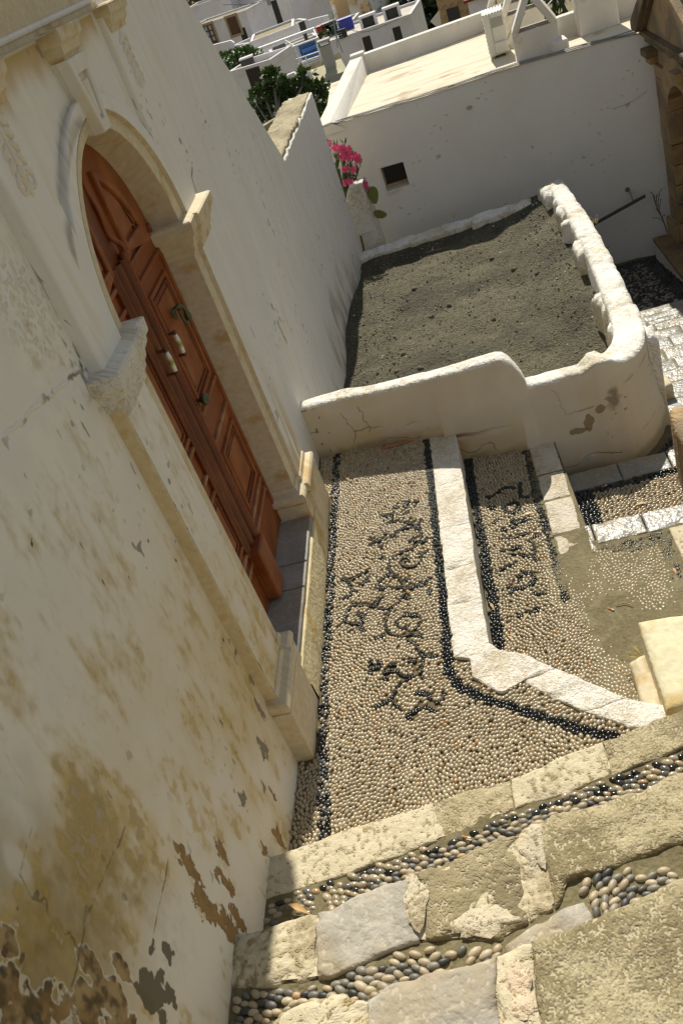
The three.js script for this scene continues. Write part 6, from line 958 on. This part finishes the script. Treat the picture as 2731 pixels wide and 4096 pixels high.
  { const p = at(...T1(455, 392), 2, -83), v = thing('roof_vent', 'dark grille vent box on the roof of the nearest white cube house', 'vent'); v.position.copy(p); part('housing', box(-0.6, 0.6, 0.32, 0.45, -0.5, 0.3, 0.02), townWhite, v); part('grille', box(-0.55, 0.55, -0.5, 0.32, -0.4, 0.25, 0), plain(0.04, 0.04, 0.035, 0.7), v); }
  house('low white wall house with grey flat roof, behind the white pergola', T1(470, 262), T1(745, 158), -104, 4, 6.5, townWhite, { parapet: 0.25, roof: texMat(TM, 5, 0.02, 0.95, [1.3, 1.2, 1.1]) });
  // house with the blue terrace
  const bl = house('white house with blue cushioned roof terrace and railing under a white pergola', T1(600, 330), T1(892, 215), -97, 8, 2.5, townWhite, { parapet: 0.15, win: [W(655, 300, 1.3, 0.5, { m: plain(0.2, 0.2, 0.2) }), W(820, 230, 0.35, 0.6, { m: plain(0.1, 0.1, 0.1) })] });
  {
    const pg = thing('pergola', 'white steel pergola frame over the blue terrace', 'pergola'), A = at(...T1(490, 320), 2, -92), B = at(...T1(875, 178), 2, -94), C = at(...T1(600, 345), 2, -91), D2 = at(...T1(900, 235), 2, -92);
    const v = (p) => [p.x, p.y, p.z]; part('beam', tube([v(A), v(A.clone().lerp(B, 0.5)), v(B)], 0.13, 8, 6), steelM, pg); part('beam', tube([v(C), v(C.clone().lerp(D2, 0.5)), v(D2)], 0.07, 8, 6), steelM, pg);
    for (const t of [0.0, 0.5, 0.98]) { const q = A.clone().lerp(B, t), w = C.clone().lerp(D2, t); part('rafter', tube([v(q), v(q.clone().lerp(w, 0.5)), v(w)], 0.06, 6, 5), steelM, pg); part('post', tube([v(w), [w.x, w.y - 1.6, w.z], [w.x, w.y - 3.4, w.z]], 0.06, 6, 5), steelM, pg); }
    const rl = thing('balcony_railing', 'white horizontal bar railing of the blue terrace', 'railing'), a = at(...T1(640, 412), 2, -91), b = at(...T1(905, 322), 2, -91.5);
    for (let k = 0; k < 4; k++) { const dy = -k * 0.36; part('bar', tube([[a.x, a.y + dy, a.z], [(a.x + b.x) / 2, (a.y + b.y) / 2 + dy, (a.z + b.z) / 2], [b.x, b.y + dy, b.z]], 0.045, 6, 5), steelM, rl); } for (let k = 0; k < 4; k++) { const q = a.clone().lerp(b, k / 3); part('upright', box(q.x - 0.05, q.x + 0.05, q.y - 1.3, q.y + 0.05, q.z - 0.05, q.z + 0.05, 0), steelM, rl); }
    const lw = thing('terrace_parapet', 'white parapet wall below the blue terrace railing', 'wall'); { const q0 = at(...T1(630, 450), 2, -91.3), q1 = at(...T1(915, 362), 2, -91.8), g = []; for (const dy of [0, -3.5]) g.push([V(q0.x, q0.y + dy, q0.z), V(q1.x, q1.y + dy, q1.z)]); part('face', uvBy(gridGeo(g), 'z'), townWhite, lw); part('cap', tube([v(q0), v(q0.clone().lerp(q1, 0.5)), v(q1)], 0.12, 4, 6), townWhite, lw); }
    const bench = (x0, y0, x1, y1, l) => { const p = at(...T1(x0, y0), 2, -94), q = at(...T1(x1, y1), 2, -94.5), t = thing('blue_bench', l, 'bench'); t.position.copy(p); const L = Math.hypot(q.x - p.x, q.z - p.z); t.rotation.y = -Math.atan2(q.z - p.z, q.x - p.x); part('backrest', box(0, L, 0, 0.85, -0.15, 0, 0.04), blueM, t); part('seat', box(0, L, -0.5, 0, 0, 0.7, 0.04), blueM, t); for (let k = 0; k < 3; k++) part('cushion', box(L * (0.1 + 0.3 * k), L * (0.1 + 0.3 * k) + 0.55, 0.02, 0.4, 0.05, 0.25, 0.05), plain(0.10, 0.26, 0.62, 0.8), t); };
    bench(790, 345, 895, 312, 'bright blue bench at the right end of the white terrace'); bench(640, 425, 750, 385, 'bright blue bench at the left end of the white terrace');
  }
  // grey sheds and roofs in front
  { const q = [[845, 440], [1040, 365], [1078, 440], [880, 515]].map(([x, y], i) => at(...T1(x, y), 2, i < 2 ? -74 : -70)), s = thing('shed', 'pale grey sloping shed roof with a chimney, in front of the long low white house', 'shed'); part('roof', uvBy(gridGeo([[q[0], q[1]], [q[3], q[2]]]), 'top'), texMat(TM, 4, 0.02, 0.9, [1.7, 1.75, 1.7]), s); const w = [q[3], q[2]]; part('wall', uvBy(gridGeo([w, w.map((p) => V(p.x, p.y - 5, p.z))]), 'z'), plain(0.30, 0.31, 0.32, 0.9), s);
    const rb = [q[0], q[1]]; part('ridge', uvBy(gridGeo([rb.map((p) => V(p.x, p.y + 0.35, p.z - 0.3)), rb.map((p) => V(p.x, p.y + 0.02, p.z + 0.1))]), 'z'), M.rough, s); part('back_wall', uvBy(gridGeo([rb.map((p) => V(p.x, p.y + 0.3, p.z - 0.35)), rb.map((p) => V(p.x, p.y - 5, p.z - 0.35))]), 'z'), plain(0.4, 0.4, 0.4, 0.9), s);
    const c = at(...T1(965, 375), 2, -72.5), ch = thing('town_chimney', 'grey square chimney on the pale sloping shed roof', 'chimney'); ch.position.copy(c); part('shaft', box(-0.4, 0.4, -1.0, 1.0, -0.4, 0.4, 0.03), plain(0.36, 0.36, 0.35, 0.9), ch); part('cap', box(-0.48, 0.48, 1.25, 1.4, -0.48, 0.48, 0.03), plain(0.4, 0.4, 0.39, 0.9), ch); for (const x of [-0.38, 0.38]) part('cap_leg', box(x - 0.06, x + 0.06, 1.0, 1.25, -0.3, 0.3, 0), plain(0.3, 0.3, 0.3, 0.9), ch); }
  const low = (label, pts, z, drop, m) => { const q = pts.map(([x, y]) => at(...T1(x, y), 2, z)), t = thing('garden_wall', label, 'wall'); const top = q, g = []; g.push(top, top.map((p) => V(p.x, p.y - drop, p.z))); part('face', uvBy(gridGeo(g), 'z'), m, t); part('coping', uvBy(gridGeo([top.map((p) => V(p.x, p.y + 0.01, p.z + 0.02)), top.map((p) => V(p.x, p.y + 0.01, p.z - 0.5))]), 'top'), m, t); return t; };
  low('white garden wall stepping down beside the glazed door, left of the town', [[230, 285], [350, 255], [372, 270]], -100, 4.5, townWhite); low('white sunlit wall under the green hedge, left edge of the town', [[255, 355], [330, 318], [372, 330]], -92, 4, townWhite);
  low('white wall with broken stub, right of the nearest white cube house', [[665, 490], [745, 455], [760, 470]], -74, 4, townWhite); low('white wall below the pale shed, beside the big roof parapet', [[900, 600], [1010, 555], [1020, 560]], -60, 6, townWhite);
  // brown stone tower, red roof, awning at the top right
  house('brown rubble-stone house with a dark window, behind the big roof parapet', T2(55, -40), T2(262, -100), -112, 14, 6, M.sand, { win: [{ p: T2(178, 112), w: 1.5, h: 2.2 }] });
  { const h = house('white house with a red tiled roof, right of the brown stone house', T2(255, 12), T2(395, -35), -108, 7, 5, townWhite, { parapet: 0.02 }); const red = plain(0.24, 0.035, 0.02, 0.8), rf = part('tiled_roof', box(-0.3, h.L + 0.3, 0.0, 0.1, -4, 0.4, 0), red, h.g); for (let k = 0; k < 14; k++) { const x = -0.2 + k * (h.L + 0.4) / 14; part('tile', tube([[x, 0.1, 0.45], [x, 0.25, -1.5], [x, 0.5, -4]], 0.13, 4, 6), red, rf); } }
  { const q = [[1490, 150], [1575, 190], [1568, 225], [1500, 215]].map(([x, y]) => at(...T1(x, y), 2, -100)), a = thing('awning', 'pale striped awning roof right of the long low white house', 'awning'); part('sheet', gridGeo([[q[0], q[1]], [q[3], q[2]]]), plain(0.6, 0.6, 0.58, 0.8), a); }
  { const q = [[30, 130], [85, 60], [98, 150], [70, 165]].map(([x, y]) => at(...T2(x, y), 2, -105)), a = thing('lean_to_roof', 'pale grey lean-to roof left of the brown stone house', 'roof'); part('sheet', gridGeo([[q[0], q[1]], [q[3], q[2]]]), plain(0.5, 0.48, 0.44, 0.9), a); }
  { const p = at(...T1(940, 250), 2, -93); const t = thing('potted_plant', 'terracotta pot with a small shrub on the white roof corner', 'potted plant'); t.position.copy(p); const pot = new THREE.CylinderGeometry(0.45, 0.3, 0.7, 12); pot.translate(0, -0.3, 0); part('pot', pot, plain(0.34, 0.10, 0.04, 0.9), t); part('foliage', crown([[0, 0.35, 0, 0.5]], 60, 0.3, 0.15, 3), leafM(0.10, 0.13, 0.03), t); }
  [[940, 195, [0.30, 0.02, 0.02], 'dark red bin on the white roof'], [972, 180, [0.02, 0.07, 0.05], 'dark green bin on the white roof'], [1072, 155, [0.03, 0.05, 0.34], 'bright blue crate on the white roof']].forEach(([x, y, c, l]) => { const p = at(...T1(x, y), 2, -97), t = thing('roof_bin', l, 'bin'); t.position.copy(p); part('body', box(-0.7, 0.7, -0.8, 0.5, -0.5, 0.5, 0.05), plain(...c, 0.6), t); part('lid', box(-0.75, 0.75, 0.5, 0.62, -0.55, 0.55, 0.03), plain(...c, 0.5), t); });
  // greenery of the town
  const bush = (name, label, cat, pts, z, rad, n, L, m, seed) => { const t = thing(name, label, cat), sp = pts.map(([x, y], i) => { const p = at(x, y, 2, z + (i % 3) * 0.8); return [p.x, p.y, p.z, rad]; }); part('crown', crown(sp, n, L, L * 0.5, seed), m, t); part('trunk', merge(sp.filter((_, i) => i % 2 === 0).map((s) => tube([[s[0], s[1] - rad * 3, s[2]], [s[0], s[1] - rad, s[2]], [s[0], s[1], s[2]]], rad * 0.1, 5, 5))), plain(0.12, 0.09, 0.06, 0.95), t); };
  bush('hedge', 'bright green hedge behind the nearest white cube house', 'hedge', [[310, 392], [345, 385], [380, 378], [415, 368], [450, 355], [480, 350]].map(([x, y]) => T1(x, y)), -90, 0.9, 260, 0.38, leafM(0.06, 0.14, 0.02), 5);
  bush('tree', 'bright green trees at the top edge, right of the arched stone house', 'tree', [[1440, 10], [1480, 25], [1530, 12], [1570, 20], [1600, 5], [1460, -20], [1540, -25], [1500, 55], [1560, 60]].map(([x, y]) => T1(x, y)), -134, 3.0, 900, 0.8, leafM(0.055, 0.12, 0.012), 6);
  bush('tree', 'dark green trees between the long white house and the brown stone house', 'tree', [[1510, 95], [1540, 130], [1570, 110], [1590, 150], [1620, 120], [1490, 80], [1600, 80], [1640, 170], [1555, 165]].map(([x, y]) => T1(x, y)), -128, 3.0, 700, 0.8, leafM(0.02, 0.045, 0.012), 7);
  bush('shrub', 'dry brown and green scrub on the slope at the top left of the town', 'shrub', [[60, 30], [100, 20], [140, 25], [175, 15], [120, 45], [80, 50]].map(([x, y]) => T1(x, y)), -140, 1.6, 220, 0.5, leafM(0.13, 0.10, 0.03), 8);
  // satellite poles and wires on the long white house
  const pole = (x0, y0, x1, y1, z, l) => { const a = at(...T1(x0, y0), 2, z), b = at(...T1(x1, y1), 2, z); const t = thing('aerial_mast', l, 'aerial'); part('mast', tube([[a.x, a.y, a.z], [(a.x + b.x) / 2, (a.y + b.y) / 2, a.z], [b.x, b.y, b.z]], 0.05, 6, 5), plain(0.3, 0.3, 0.3, 0.5), t); for (let k = 0; k < 4; k++) { const p = b.clone().lerp(a, k * 0.12); part('rod', box(p.x - 0.5, p.x + 0.5, p.y - 0.02, p.y + 0.02, p.z - 0.02, p.z + 0.02, 0), plain(0.3, 0.3, 0.3, 0.5), t); } };
  pole(1020, 300, 985, 70, -91, 'thin television aerial mast in front of the peeling tower house'); pole(1050, 330, 1010, 215, -90, 'short aerial mast by the left end of the long white house');
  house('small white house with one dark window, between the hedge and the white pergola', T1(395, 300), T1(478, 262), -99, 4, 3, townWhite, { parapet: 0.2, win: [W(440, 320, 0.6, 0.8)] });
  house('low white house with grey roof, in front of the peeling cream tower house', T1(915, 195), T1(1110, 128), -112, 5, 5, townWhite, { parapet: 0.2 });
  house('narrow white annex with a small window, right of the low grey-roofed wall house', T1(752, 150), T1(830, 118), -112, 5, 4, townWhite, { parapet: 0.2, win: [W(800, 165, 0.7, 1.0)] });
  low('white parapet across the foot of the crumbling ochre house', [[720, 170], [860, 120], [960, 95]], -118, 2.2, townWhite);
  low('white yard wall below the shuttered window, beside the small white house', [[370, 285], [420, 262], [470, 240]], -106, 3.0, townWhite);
  { const g = thing('overhead_wire', 'thin dark wires sagging across the upper town houses', 'wires'), wm = plain(0.03, 0.03, 0.03, 0.7); for (const [a, b, c] of [[[300, 30], [480, 22], [640, -30]], [[1000, 150], [1180, 200], [1400, 120]]]) { const q = [a, b, c].map((p) => { const k = at(...T1(...p), 2, -90); return [k.x, k.y, k.z]; }); part('wire', tube(q, 0.025, 30, 4), wm, g); } }
}
renderer.render(scene, camera);
